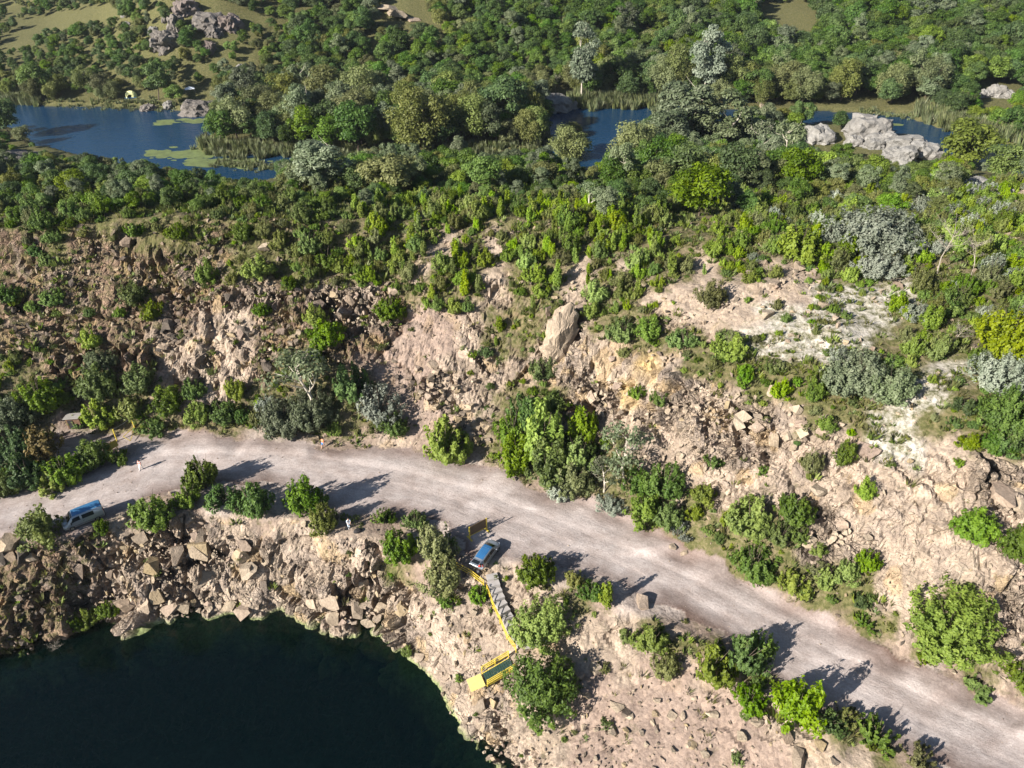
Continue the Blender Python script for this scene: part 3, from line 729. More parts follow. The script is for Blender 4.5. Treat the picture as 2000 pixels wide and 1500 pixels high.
def limb_mesh(name, rng, H, W, base, mt, r0, nlimb=6, twigs=0, lean=.08, seg=5):
    bm = bmesh.new()
    top = Vector((rng.normal(0, lean) * H, rng.normal(0, lean) * H, H * .82))
    ptsT = [Vector((0, 0, -.4)), Vector((rng.normal(0, .02) * H, rng.normal(0, .02) * H, H * .3)), top * .75 + Vector((0, 0, .02)), top]
    tube(bm, ptsT, [r0 * 1.25, r0 * .8, r0 * .4, r0 * .1], seg)
    for k in range(nlimb):
        t = rng.uniform(.3, .9); b0 = ptsT[1].lerp(top, (t - .3) / .6 if t > .3 else 0)
        an = k * 2.4 + rng.uniform(-.5, .5); L = W * .5 * rng.uniform(.6, 1.0) * (1.1 - .5 * t)
        e = b0 + Vector((math.cos(an) * L, math.sin(an) * L, L * rng.uniform(.5, 1.1)))
        mid = b0.lerp(e, .5) + Vector((0, 0, -L * .08))
        rr = r0 * (.55 - .35 * t)
        tube(bm, [b0, mid, e], [rr, rr * .6, rr * .15], 4)
        for q in range(twigs):
            s_ = b0.lerp(e, rng.uniform(.3, .95)); d = Vector(unit(rng, 1)[0]); d.z = abs(d.z) * .8
            tube(bm, [s_, s_ + d * L * rng.uniform(.25, .55)], [rr * .4, rr * .08], 3, False)
    return bm_mesh(bm, name, mt)

def stems(name, rng, H, W, mt, n=6, r=.03):
    bm = bmesh.new()
    for k in range(n):
        an = k * 6.28 / n + rng.uniform(-.4, .4); q = rng.uniform(.2, .9)
        tube(bm, [Vector((0, 0, -.25)), Vector((math.cos(an) * W * .12 * q, math.sin(an) * W * .12 * q, H * .35)), Vector((math.cos(an) * W * .38 * q, math.sin(an) * W * .38 * q, H * .8))], [r, r * .8, r * .25], 4)
    return bm_mesh(bm, name, mt)

# kind: (category, height, list of (foliage mesh, wood mesh))
KIND = {}
def kind(key, cat, H, W, make, nvar=3):
    KIND[key] = (cat, H, W, [make(np.random.default_rng(hash_key(key) + k), k) for k in range(nvar)])
def hash_key(k): return sum(ord(c) * (i + 3) for i, c in enumerate(k)) * 7
L_ = LEAF
def bushk(key, leafm, H, W, ns_, per, leaf, spread=1.0, radius=.16, nvar=3):
    kind(key, 'shrub', H, W, lambda r, k: (shoot_crown(key, r, H * (1 - .08 * k), W, ns_, per, leaf, leafm, spread, radius), stems(key + '_stem', r, H, W, M['bark'])), nvar)
bushk('bush', L_['bush'], 3.0, 3.2, 62, 60, .13)
bushk('bright', L_['bright'], 3.0, 3.0, 54, 60, .14)
bushk('yellow', L_['yellow'], 2.0, 2.0, 30, 46, .12, nvar=2)
bushk('olivebush', L_['olive'], 2.6, 3.2, 64, 55, .11)
bushk('silverbush', L_['silver'], 3.0, 3.6, 60, 60, .12, 1.0, .18)
bushk('rust', L_['rust'], 2.4, 2.6, 40, 50, .12, nvar=1)
bushk('low', L_['olive'], 1.2, 2.2, 40, 34, .11, 1.1, .2)
bushk('lowgreen', L_['bush'], 1.3, 2.2, 40, 34, .12, 1.1, .2)
bushk('column', L_['bright'], 3.6, 1.5, 26, 60, .13, .9, .14)
bushk('darkbush', L_['dark'], 3.0, 3.6, 66, 60, .13)
bushk('bigbright', L_['bright'], 6.0, 7.6, 120, 85, .17, 1.0, .13, nvar=1)
bushk('bigyellow', L_['yellow'], 5.0, 6.0, 90, 80, .16, 1.0, .15, nvar=1)
bushk('bigsilver', L_['silver'], 4.2, 7.4, 120, 80, .16, 1.1, .20, nvar=2)
bushk('greybush', L_['poplar'], 4.2, 5.6, 110, 80, .15, 1.05, .18, nvar=2)
bushk('bigdark', L_['dark'], 4.5, 5.5, 110, 80, .14, 1.0, .15, nvar=1)
def treek(key, leafm, H, W, base, nl, per, leaf, lr, droop=0.0, bark='bark', r0=.16, nvar=3, nlimb=6, twigs=0, top=.5):
    kind(key, 'tree', H, W, lambda r, k: (lobed_crown(key, r, H, W, base, nl, per, leaf, lr, leafm, droop, top), limb_mesh(key + '_trunk', r, H, W, base, M[bark], r0, nlimb, twigs)), nvar)
treek('darktree', L_['dark'], 8.0, 7.0, 1.2, 40, 130, .24, 1.2, nvar=4)
treek('greentree', L_['bush'], 7.0, 6.5, .8, 38, 130, .23, 1.1, nvar=4)
treek('olivetree', L_['olive'], 6.0, 6.0, .6, 38, 120, .21, 1.0, nvar=3)
treek('brighttree', L_['bright'], 6.0, 5.0, .6, 36, 120, .20, .9, nvar=3)
treek('willow', L_['willow'], 11.0, 9.0, 1.0, 52, 160, .24, 1.4, .55, nvar=3, r0=.25)
treek('poplar', L_['poplar'], 10.0, 6.0, 1.5, 46, 130, .22, 1.0, nvar=3, bark='bark_pale', r0=.16)
treek('silvertree', L_['silverdim'], 13.0, 6.0, 1.5, 54, 140, .24, 1.1, nvar=2, bark='bark_pale', top=.3)
treek('sparse', L_['poplar'], 7.0, 5.5, 2.2, 22, 40, .20, .8, nvar=2, bark='bark_pale', r0=.17, nlimb=9, twigs=3)
def dead(r, k):
    return (None, limb_mesh('dead_trunk', r, 6.5, 6.0, 1.0, M['bark_grey'], .075, 14, 14, .06))
KIND['dead'] = ('tree', 6.5, 6.0, [dead(np.random.default_rng(900 + k), k) for k in range(2)])

PLANT_NAME = {'tree': 'tree', 'shrub': 'shrub'}
NAMES = {'willow':'willow_tree','poplar':'poplar_tree','silvertree':'poplar_tree','sparse':'poplar_tree','dead':'bare_tree'}
def plant(key, loc, size, rot, label, group=None, squash=1.0, tilt=(0, 0)):
    """one tree (> crown, trunk) or shrub (> foliage, stem)"""
    cat, H, W, var = KIND[key]
    fol, wood = var[int(rot * 1000) % len(var)]
    nm = NAMES.get(key, 'broadleaf_tree' if cat == 'tree' else 'shrub')
    r = empty(nm, loc, rot, (size, size, size * squash))
    r.rotation_euler = (tilt[0], tilt[1], rot)
    tag(r, label, cat, group)
    if fol: obj('crown' if cat == 'tree' else 'foliage', fol, r)
    obj('trunk' if cat == 'tree' else 'stem', wood, r)
    return r

PLACED = []                                   # (x, y, radius) of hand-placed plants
def put(u, v, wpx, key, label, hs=1.0, group=None):
    """plant whose crown is centred on photo pixel (u, v) and about wpx pixels wide"""
    cat, H, W, var = KIND[key]
    q = hit(u, v)
    for _ in range(3):
        _, _, zc = project(q[0], q[1], q[2])
        size = wpx * zc / F / W
        rise = size * H * hs * (.52 if cat == 'shrub' else .58)
        dv = rise * F / zc * .80
        q = hit(u, v + dv)
    rot = float(RNG.uniform(0, 6.28))
    PLACED.append((q[0], q[1], size * W * .42))
    return plant(key, q - (0, 0, .05), size, rot, label, group, hs, (float(RNG.normal(0, .05)), float(RNG.normal(0, .05))))

# ------------------------------------------------------------------ plants set where the photograph shows them
HAND = [
 # along the near edge of the road
 (85,1022,78,'bright','leafy green bush right in front of the van',1.0),(200,1028,34,'bush','small green bush beside the van, towards the cliff',.9),
 (300,985,78,'bush','round dark green bush behind the van on the road verge',1.0),(402,912,66,'bush','tallest upright shrub of the roadside row, standing farthest out in the road',1.35),
 (372,962,52,'bush','green shrub between the round verge bush and the tallest roadside shrub',.9),(440,962,66,'darkbush','dark low shrub in front of the tallest roadside shrub',.8),
 (502,968,96,'darkbush','broad dark shrub showing pale bare stems on the cliff-top verge',1.0),(600,962,78,'bush','rounded green shrub on the verge, left of the two by the person in light blue',1.1),
 (636,1004,66,'olivebush','olive green shrub at the cliff edge beside the person in light blue',1.15),(752,1008,44,'lowgreen','low spreading shrub on the road edge, right of the person in light blue',.9),
 (812,1012,50,'bush','small green shrub on the road edge left of the brown sign board',.9),(785,1050,72,'bush','bush hanging at the cliff top above the pale gullied bank',1.0),
 (850,1050,90,'olivebush','tall olive bush beside the silver car, upper one of the pair',1.15),(868,1112,92,'olivebush','tall olive bush beside the yellow rail, lower one of the pair',1.2),
 (868,1168,34,'bush','small bush low on the bank below the pair beside the car',1.0),(938,1152,42,'bush','bush growing through the gap in the yellow handrail',1.1),
 (1040,1100,78,'bush','green bush just right of the silver car on the road edge',.9),(1120,1128,52,'olivebush','olive shrub on the mound between the car and the road',.8),
 (1158,1148,62,'darkbush','dark shrub on the mound at the road edge',.8),(1187,1150,30,'column','slim bright upright shrub at the end of the mound',1.0),
 (1062,1195,118,'bigbright','wide bright bush right of the concrete steps',.85),(1052,1315,142,'bigdark','largest dense dark bush, beside the yellow gangway',.95),
 (1220,1236,36,'bright','small bright bush left of the round lime green bush',.9),(1270,1234,72,'bright','round lime green bush near the big roadside boulder',1.0),
 (1300,1296,74,'olivebush','thin olive shrub below the round lime green bush',.8),(1388,1272,84,'bright','tall bright shrub of the roadside clump, left of the grey-green one',1.1),
 (1450,1258,92,'darkbush','dark grey-green shrub in the middle of the roadside clump',1.1),(1482,1240,56,'bush','green shrub at the right end of the roadside clump',1.2),
 (1460,1352,68,'bush','dark green shrub left of the glowing yellow-green bush by the road',1.0),(1550,1358,98,'bright','glowing yellow-green bush by the lower road',1.0),
 (1648,1392,54,'low','low olive shrub on the lower road edge, left of the long hedge',1.0),(1712,1418,78,'lowgreen','middle shrub of the low hedge beside the lower road',1.1),
 (1790,1470,64,'low','low shrub at the bottom end of the hedge beside the lower road',1.0),(1440,1476,32,'lowgreen','lone small bush on the rubble bank at the bottom edge',1.0),
 (1180,1300,28,'low','tiny bush beside a pale stone below the steps',.9),
 (172,1200,48,'bright','bush at the lake edge under the cliff, nearer the water',.8),(214,1184,44,'bush','bush at the lake edge under the cliff, nearer the rock',.8),(148,1216,34,'bush','low bush at the lake edge, leftmost of three',.8),
 (797,1266,22,'bright','single small bright plant at the lake edge on the right bank',1.1),(46,1276,14,'lowgreen','tiny green plant on dark rock at the left lake edge',1.0),
 # right slope
 (1850,1188,190,'bigbright','very large bright green bush on the right slope above the road',.66),(1465,1086,92,'bush','rounded green bush at the foot of the right slope',1.1),
 (1462,990,84,'bright','bright ragged bush on the right slope, left of the dark pair',1.0),(1550,985,72,'bush','upper green bush of the stacked pair on the right slope',.9),(1524,1030,58,'bush','lower left green bush of the stacked pair on the right slope',1.0),
 (1562,1036,44,'bush','small bush right under the stacked pair on the right slope',.9),(1392,906,48,'lowgreen','low tuft of a bush on bare tan soil',.7),(1372,965,50,'bright','yellowish green bush beside the slope-foot thicket',.8),
 (1580,900,56,'olivebush','olive bush of the two growing on the bare tan slope',1.1),(1642,880,46,'bush','greener bush of the two growing on the bare tan slope',1.2),(1688,953,40,'bright','lone bright bush in the middle of the bare tan slope',1.0),
 (1900,1012,84,'bush','deep green lone bush high on the bare right slope',.85),(1988,1050,76,'bush','large bush cut by the right edge, halfway up the slope',1.1),(1988,1308,78,'bush','bush cut by the right edge beside the lower road',1.0),
 (1905,1340,64,'lowgreen','low bush on the far verge near the right edge',.8),(1548,1132,62,'yellow','yellow bush at the slope foot, leftmost of three',.9),(1610,1122,40,'yellow','yellow bush at the slope foot, in the middle of three',1.2),
 (1650,1108,52,'bright','yellow-green bush at the slope foot, rightmost of three',1.0),(1692,1080,46,'bush','upright green bush above the three yellow ones',1.2),(1690,1212,46,'lowgreen','low bush on the weedy verge of the lower road',.8),
 (1596,1066,34,'yellow','small yellow shrub on pale rock above the slope foot',.8),(1245,765,34,'bush','small bush on the orange soil patch, left of two',.8),(1292,770,42,'bush','small bush on the orange soil patch, right of two',.9),
 (1586,762,46,'bush','round green bush at the end of the pale rock ledge',.9),(1620,1168,34,'lowgreen','low bush near the small roadside boulder',.8),
 (1380,570,62,'olivebush','olive bush standing alone on pink soil high on the slope',1.2),(1216,642,60,'bush','bush just right of the big tan rock',1.0),(1218,690,40,'olivebush','small olive bush below the big tan rock on the right',.8),
 (1270,640,60,'bush','second bush right of the big tan rock',.9),(1335,660,64,'bush','wide green bush above the orange soil',.8),(1430,670,76,'bright','bright bush at the left of the white patch',.8),(1120,615,34,'bright','bright bush growing above the big tan rock',1.1),
 (1085,600,26,'olivebush','thin olive bush left of the big tan rock',1.5),(925,688,24,'bush','small bush on the pale bare strip',.9),
 (1560,470,92,'bright','large bright round bush on top of the right slope',1.0),(1965,640,140,'bigyellow','big yellow-green bush cut by the right edge',1.1),
 (1700,445,165,'bigsilver','widest silver-grey bush on top of the slope',.85),(1722,512,96,'bigsilver','silver-green bush in front of the widest silver one',.85),(1462,345,84,'silverbush','silver bush in the thicket left of the granite outcrop',1.0),
 (1955,722,120,'bigsilver','silver bush near the right edge below the yellow-green one',.9),(1668,722,112,'greybush','dark grey-green bush beside the white patch, left of two',.8),(1735,745,96,'greybush','dark grey-green bush beside the white patch, right of two',.8),
 (1965,795,110,'bigdark','dark bush near the right edge below the silver one',.9),(1985,850,70,'darkbush','small dark bush at the right edge on pale ground',.9),(1640,690,60,'silverbush','thin silver bush inside the white patch',.8),
 (1830,480,110,'dead','leafless pale tree on top of the slope, left of two',1.0),(1895,500,90,'dead','leafless pale tree on top of the slope, right of two',.9),(1860,650,70,'dead','small bare branching tree below the leafless pair',.7),
 (1870,1115,46,'dead','bare twiggy shrub beside the very large bush',.8),(120,1262,46,'dead','bare branching bush at the left lake edge',.7),
 # thicket below the scree
 (1035,790,84,'darkbush','tall dark shrub at the head of the slope-foot thicket',1.3),(1000,832,82,'bush','green shrub at the left of the slope-foot thicket',1.2),(1062,838,96,'bright','broad bright shrub in the middle of the slope-foot thicket',1.1),
 (1012,882,80,'bush','lower left shrub of the slope-foot thicket',1.1),(1070,890,96,'bush','lower middle shrub of the slope-foot thicket',1.0),(1140,818,58,'bright','bright shrub on the right rim of the slope-foot thicket',1.2),
 (1128,880,76,'bright','lime green shrub in the lower slope-foot thicket',1.0),(1118,925,84,'olivebush','olive shrub at the roadside under the slope-foot thicket',.9),(1062,715,58,'bush','dark round bush right below the big tan rock',.9),
 (1096,950,58,'silverbush','greyish shrub at the road edge under the thicket',.8),(1190,978,62,'silverbush','pale grey-green shrub at the road edge, middle of three',.7),(1322,1030,52,'silverbush','pale grey-green shrub at the road edge, lowest of three',.9),
 (1220,885,104,'sparse','pale-stemmed poplar at the slope foot, taller of two',1.0),(1180,925,70,'sparse','pale-stemmed poplar at the slope foot, shorter of two',.9),(1296,930,84,'bush','green bush right of the pale-stemmed poplars',1.0),
 (1262,985,74,'bright','yellow-green bush below the pale-stemmed poplars',.9),(1306,1000,62,'bush','green bush at the lower end of the roadside thicket',1.0),(1240,930,60,'darkbush','dark bush among the pale-stemmed poplars',1.0),
 # left of the scree
 (612,745,132,'sparse','large grey poplar with pale branches at the foot of the left slope',.9),(556,806,92,'greybush','grey-green bush in front of the large grey poplar',.9),(612,790,96,'greybush','broad grey-green bush beside the road, with stones at its foot',.9),
 (690,735,72,'darkbush','dark bush behind the broad grey-green roadside bush',1.3),(742,782,86,'silverbush','silver-grey bush below the rubble chute',1.0),(770,825,60,'bush','green bush by the road left of the rubble chute',1.0),
 (868,842,96,'bright','bright bush standing alone at the foot of the rubble chute',1.0),(530,785,56,'silverbush','silver bush left of the grey poplars',.7),(462,755,52,'bright','bright bush on the left slope foot, right of two',.9),
 (384,752,48,'bush','green bush on the left slope foot, left of two',.9),(440,800,62,'bush','dark bush above the road left of the poplars',.8),(390,802,58,'bright','yellowish bush above the road left of the poplars',.8),
 # round the gate and shed
 (60,905,96,'darkbush','dark bush in the thicket left of the road, below the shed',.9),(128,908,80,'bush','green bush in the thicket between the shed and the road',.9),(38,860,92,'darkbush','dark bush at the left edge level with the shed',1.0),
 (92,858,72,'rust','rust-brown shrub left of the shed',1.0),(186,880,66,'bush','green bush in front of the yellow board',.9),(232,892,44,'lowgreen','low bush under the yellow board at the gate',.9),(108,935,60,'bright','bright bush at the road edge left of the gate',.7),
 (34,800,86,'greybush','grey-green bush at the left edge above the shed',1.0),(84,762,84,'bush','green bush above and left of the shed',1.0),(200,740,80,'bush','bush on the slope above the shed',.9),(282,738,70,'bush','bush on the slope above the gate',.8),
 (200,800,64,'bright','yellow-green bush right of the shed',.9),(262,792,66,'olivebush','olive bush behind the gate posts',.9),(330,775,66,'bush','green bush right of the gate posts',.9),(304,826,64,'lowgreen','low bush at the road edge right of the gate',.8),(20,940,60,'bush','bush at the left edge above the road',.8),
 # left slope
 (75,490,46,'darkbush','round bush high on the left slope near its left end',.8),(110,572,50,'bush','bush on the ledge halfway up the left slope',.9),(64,598,30,'bush','small bush left of the ledge bush on the left slope',.8),(20,572,60,'darkbush','dark bush at the left edge halfway up the slope',.9),
 (408,532,42,'bright','glowing yellow-green bush at the head of the rock spur',1.2),(455,545,46,'olivebush','spiky grey-green bush on the rock spur',.8),(505,520,56,'bright','bright bush on the grassy bench behind the rock spur',.8),(268,574,62,'bush','bush in the cleft left of the rock spur',.9),
 (306,602,50,'bright','bright bush in the cleft left of the rock spur',1.0),(236,610,26,'bush','small bush above the slanting rock slabs',.9),(180,660,38,'bright','bright bush among the slanting rock slabs',1.1),(510,602,40,'bush','small bush under the rock rim of the bench',.9),
 (618,612,46,'bright','bright bush in the notch of the rock rim',.9),(640,648,72,'bush','bushes filling the notch below the rock rim',.9),(762,592,60,'bush','bush at the right end of the rock rim',1.0),(640,500,62,'bush','bush on the bench behind the rock rim',.8),
 (640,460,36,'bright','bright shrub at the top of the left slope',1.1),(668,515,44,'bright','bright shrub on the bench near its right end',.9),(265,452,50,'lowgreen','low green bush on the grassy crest of the left slope',1.0),(200,700,62,'greybush','grey-green bush low on the left slope',1.0),
 # trees by the river
 (1135,130,54,'silvertree','tall silver tree on the far bank by the reeds',1.35),(1372,130,60,'silvertree','silver tree on the far bank, right of the reeds',1.1),(832,246,100,'willow','big two-headed willow on the tongue of land, nearest the camera',1.1),
 (930,238,86,'willow','willow right of the two-headed one on the tongue of land',.9),(445,228,60,'willow','willow at the water on the left tip of the tongue of land',.8),(510,210,76,'willow','willow behind the left tip of the tongue of land',.9),
 (565,190,80,'willow','pale willow in the row above the left river pool, left of three',.9),(640,182,86,'willow','pale willow in the row above the left river pool, middle of three',.9),(715,185,80,'willow','pale willow in the row above the left river pool, right of three',1.0),
 (990,215,92,'darktree','dark round tree at the right end of the tongue of land',1.0),(700,255,80,'darktree','dark tree left of the two-headed willow',1.0),(600,255,70,'greentree','green tree on the tongue of land by the reeds, left of two',1.0),(650,265,66,'greentree','green tree on the tongue of land by the reeds, right of two',1.0),
 (1240,292,96,'willow','willow on the near bank right of the middle pool',.9),(1108,290,76,'willow','willow overhanging the middle pool from the near bank',.9),(1118,262,44,'willow','small willow crown in front of the middle pool',.8),
 (1340,235,104,'poplar','dark poplar in the dense group right of the middle pool, left of three',.8),(1405,250,96,'poplar','dark poplar in the dense group right of the middle pool, middle of three',.8),(1300,270,80,'poplar','dark poplar in the dense group right of the middle pool, nearest the water',.8),
 (1490,282,76,'sparse','white-trunked tree left of the granite outcrop, left of two',.9),(1530,288,80,'sparse','white-trunked tree left of the granite outcrop, right of two',1.0),(1880,288,104,'brighttree','bright rounded tree between the granite outcrop and the right river arm',.8),
 (1955,322,80,'greentree','green rounded tree beside the right river arm',.8),(1150,388,58,'sparse','sparse silvery tree at the top of the middle slope',.9),(640,330,96,'poplar','silvery tree between the left pool and the quarry edge',.7),(760,345,110,'olivetree','wide olive tree at the quarry edge in the middle',.8),
 (1365,375,104,'greentree','wide sunlit tree in the thicket above the slope',.9),(950,345,70,'greentree','green tree above the middle of the slope',.9),(170,160,46,'willow','pale willow on the far bank at left, left of two',.9),(205,170,42,'willow','pale willow on the far bank at left, right of two',.9),
 (75,160,50,'greentree','bright green tree on the far bank at the left end',1.1),(150,365,60,'brighttree','yellow-green tree on the near bank at left',.9),(310,165,50,'darktree','dark tree beside the pale tent on the far bank',1.2),(345,190,34,'greentree','small green tree on the far bank right of the tent',1.0),
 (1640,302,44,'greentree','green tree at the left foot of the big granite outcrop',.8),(1700,326,50,'olivetree','olive tree in front of the big granite outcrop, left of two',.8),(1790,336,50,'greentree','green tree in front of the big granite outcrop, right of two',.8),(1848,328,44,'olivetree','olive tree at the right foot of the big granite outcrop',.8),(1560,306,48,'darktree','dark tree left of the lone granite boulder',.8),(1640,240,40,'darktree','dark tree between the lone boulder and the outcrop',.8),
 (20,235,60,'darktree','dark tree on the point at the left edge of the river',1.0),(50,265,34,'olivetree','small olive tree on the rocky point at the left edge',.9),(1308,160,30,'brighttree','small yellow-green tree at the reeds on the far bank',1.2),(1085,165,32,'dead','bare grey tree behind the pinkish rock on the far bank',1.0),
]
for u, v, w, key, lab, hs in HAND: put(u, v, w, key, lab, hs * (1.2 if v > 700 and KIND[key][0] == 'shrub' else 1.0))

# ------------------------------------------------------------------ the rest of the vegetation
def instancer(name, p, rot, scl, ids, meshes, label=None, kindname='stuff'):
    coll = bpy.data.collections.new(name + '_kinds')
    for k, me in enumerate(meshes):
        coll.objects.link(bpy.data.objects.new('%s_kind_%02d' % (name, k), me))
    me = bpy.data.meshes.new(name); n = len(p)
    me.vertices.add(n); me.vertices.foreach_set('co', np.asarray(p, np.float32).ravel())
    for an, ty, arr, fld in (('rot', 'FLOAT_VECTOR', rot, 'vector'), ('scl', 'FLOAT_VECTOR', scl, 'vector'), ('idx', 'INT', ids, 'value')):
        a = me.attributes.new(an, ty, 'POINT'); a.data.foreach_set(fld, np.asarray(arr, np.int32 if ty == 'INT' else np.float32).ravel())
    ng = bpy.data.node_groups.new(name, 'GeometryNodeTree')
    ng.interface.new_socket('Geometry', in_out='INPUT', socket_type='NodeSocketGeometry')
    ng.interface.new_socket('Geometry', in_out='OUTPUT', socket_type='NodeSocketGeometry')
    gi, go = ng.nodes.new('NodeGroupInput'), ng.nodes.new('NodeGroupOutput')
    ci = ng.nodes.new('GeometryNodeCollectionInfo'); ci.inputs['Collection'].default_value = coll
    ci.inputs['Separate Children'].default_value = True; ci.inputs['Reset Children'].default_value = True
    ip = ng.nodes.new('GeometryNodeInstanceOnPoints'); ip.inputs['Pick Instance'].default_value = True
    def na(nm, ty):
        x = ng.nodes.new('GeometryNodeInputNamedAttribute'); x.data_type = ty; x.inputs['Name'].default_value = nm
        return [s for s in x.outputs if s.enabled and s.name == 'Attribute'][0]
    ng.links.new(gi.outputs[0], ip.inputs['Points']); ng.links.new(ci.outputs[0], ip.inputs['Instance'])
    ng.links.new(na('idx', 'INT'), ip.inputs['Instance Index']); ng.links.new(na('rot', 'FLOAT_VECTOR'), ip.inputs['Rotation'])
    ng.links.new(na('scl', 'FLOAT_VECTOR'), ip.inputs['Scale']); ng.links.new(ip.outputs[0], go.inputs[0])
    o = obj(name, me); md = o.modifiers.new('scatter', 'NODES'); md.node_group = ng
    return tag(o, label, kind=kindname)

def cand(x0, x1, y0, y1, s, seed):
    r = np.random.default_rng(seed)
    X, Y = np.meshgrid(np.arange(x0, x1, s), np.arange(y0, y1, s))
    X = X.ravel() + r.uniform(-.5, .5, X.size) * s; Y = Y.ravel() + r.uniform(-.5, .5, Y.size) * s
    Z = zt(X, Y); u, v, zc = project(X, Y, Z)
    m = (u > -260) & (u < 2260) & (v > -60) & (v < 1620) & (zc > 5)
    return X[m], Y[m], Z[m], u[m], v[m], zc[m], r
def gridmask(a, x, y):
    i = np.clip(np.searchsorted(gx, x) - 1, 0, NX - 1); j = np.clip(np.searchsorted(gy, y) - 1, 0, NY - 1)
    return a[j, i]
SEEN_WATER = [np.array(q, float) for q in (
 [(40,212),(420,226),(430,262),(385,292),(545,300),(548,350),(440,346),(350,325),(250,303),(120,300),(80,290),(45,262)],
 [(1078,216),(1285,210),(1268,240),(1235,262),(1200,310),(1150,330),(1075,300),(1068,250)],
 [(1690,226),(1770,226),(1850,258),(2000,292),(2000,350),(1950,322),(1830,292),(1780,262)])]
KEEP = SEEN_WATER + [np.array(q, float) for q in (
 [(1565,235),(1650,225),(1700,222),(1835,290),(1820,325),(1700,310),(1570,290)], [(1060,185),(1130,185),(1130,215),(1060,215)], [(240,172),(275,172),(275,195),(240,195)],
 [(1480,12),(1560,4),(1605,45),(1570,62),(1500,32)],[(30,42),(200,14),(245,26),(60,62)],[(0,68),(75,60),(60,84),(0,100)],
 [(1910,165),(1985,165),(1985,205),(1910,205)],[(350,190),(415,190),(415,220),(350,220)],[(1940,370),(2000,350),(2000,420),(1940,420)],[(1870,345),(1960,350),(1960,380),(1870,370)],
 [(300,50),(350,40),(350,105),(300,105)],[(385,15),(470,15),(470,70),(385,70)],[(330,0),(390,0),(390,30),(330,30)],[(735,0),(830,0),(830,40),(735,40)])]
def blocked(x, y, z, h):
    b = np.zeros(len(x), bool)
    for t in (0.0, .35, .7, .95):
        u, v, _ = project(x, y, z + h * t)
        for q in KEEP: b |= in_poly(u, v, q)
    return b
PL = np.array(PLACED)
def clear_of_placed(x, y, f=1.0):
    ok = np.ones(len(x), bool)
    for a, b, r_ in PL: ok &= np.hypot(x - a, y - b) > r_ * f
    return ok

LOOK = {'darktree':'dark green rounded tree','greentree':'mid green rounded tree','olivetree':'olive green bushy tree','brighttree':'bright green leafy tree','willow':'pale green willow','poplar':'grey-green poplar','silvertree':'silver poplar','sparse':'thin pale-stemmed tree',
        'bush':'green shrub','bright':'bright green shrub','olivebush':'olive shrub','silverbush':'silver-grey shrub','column':'slim upright light green shrub','darkbush':'dark green shrub','low':'low olive shrub','lowgreen':'low green shrub','yellow':'yellow-green shrub'}
MARKS = [(1135,130,'the tall silver tree'),(832,246,'the two-headed willow'),(1597,262,'the lone granite boulder'),(1740,275,'the big granite outcrop'),(257,185,'the pale yellow tent'),(400,40,'the crags on the hill'),(780,20,'the white rocky crest'),(1372,130,'the silver tree by the reeds'),(445,228,'the left tip of the spit'),(1240,292,'the willow by the middle pool'),(1945,180,'the pale boulders beyond the river'),
 (1700,445,'the widest silver bush'),(1830,480,'the leafless pale trees'),(1365,375,'the wide sunlit tree'),(1092,645,'the big tan rock'),(150,365,'the yellow-green tree'),(760,345,'the wide olive tree'),(1560,470,'the large bright bush on top'),(1650,640,'the white patch'),(150,820,'the wooden shed'),(880,680,'the bare scree'),(560,570,'the rock rim'),(330,640,'the black rock pile'),(1220,885,'the pale-stemmed poplars'),(1280,730,'the orange soil'),(1850,1188,'the very large bush'),(1955,958,'the long pale slab'),
 (1550,35,'the top right clearing'),(70,60,'the top left fields'),(640,182,'the row of pale willows'),(950,345,'the green tree above the slope'),(1150,388,'the sparse silvery tree'),(1500,608,'the flat whitish boulder'),(612,745,'the large grey poplar'),(1062,838,'the slope-foot thicket'),(1970,640,'the big yellow-green bush'),(75,490,'the round bush high left'),(1000,60,'the far hilltop wood'),(1200,60,'the far wood, top middle'),(1800,60,'the far wood, top right'),(600,90,'the wooded hill shoulder'),(1250,1400,'the rubble bank'),(300,830,'the barrier gate')]
def region(u, v, cat):
    k = min(MARKS, key=lambda m: (m[0] - u) ** 2 + 2.2 * (m[1] - v) ** 2)
    du, dv = u - k[0], v - k[1]; s_ = []
    if dv < -14: s_.append('behind')
    elif dv > 14: s_.append('in front')
    if du < -28: s_.append('left')
    elif du > 28: s_.append('right')
    if not s_: return 'close beside ' + k[2]
    if s_ == ['behind']: return 'behind ' + k[2]
    return ' and '.join(s_) + ' of ' + k[2] if s_ != ['behind', 'left'] and s_ != ['behind', 'right'] else 'behind, ' + s_[1] + ' of ' + k[2]

def vary(base, cat, r): return base
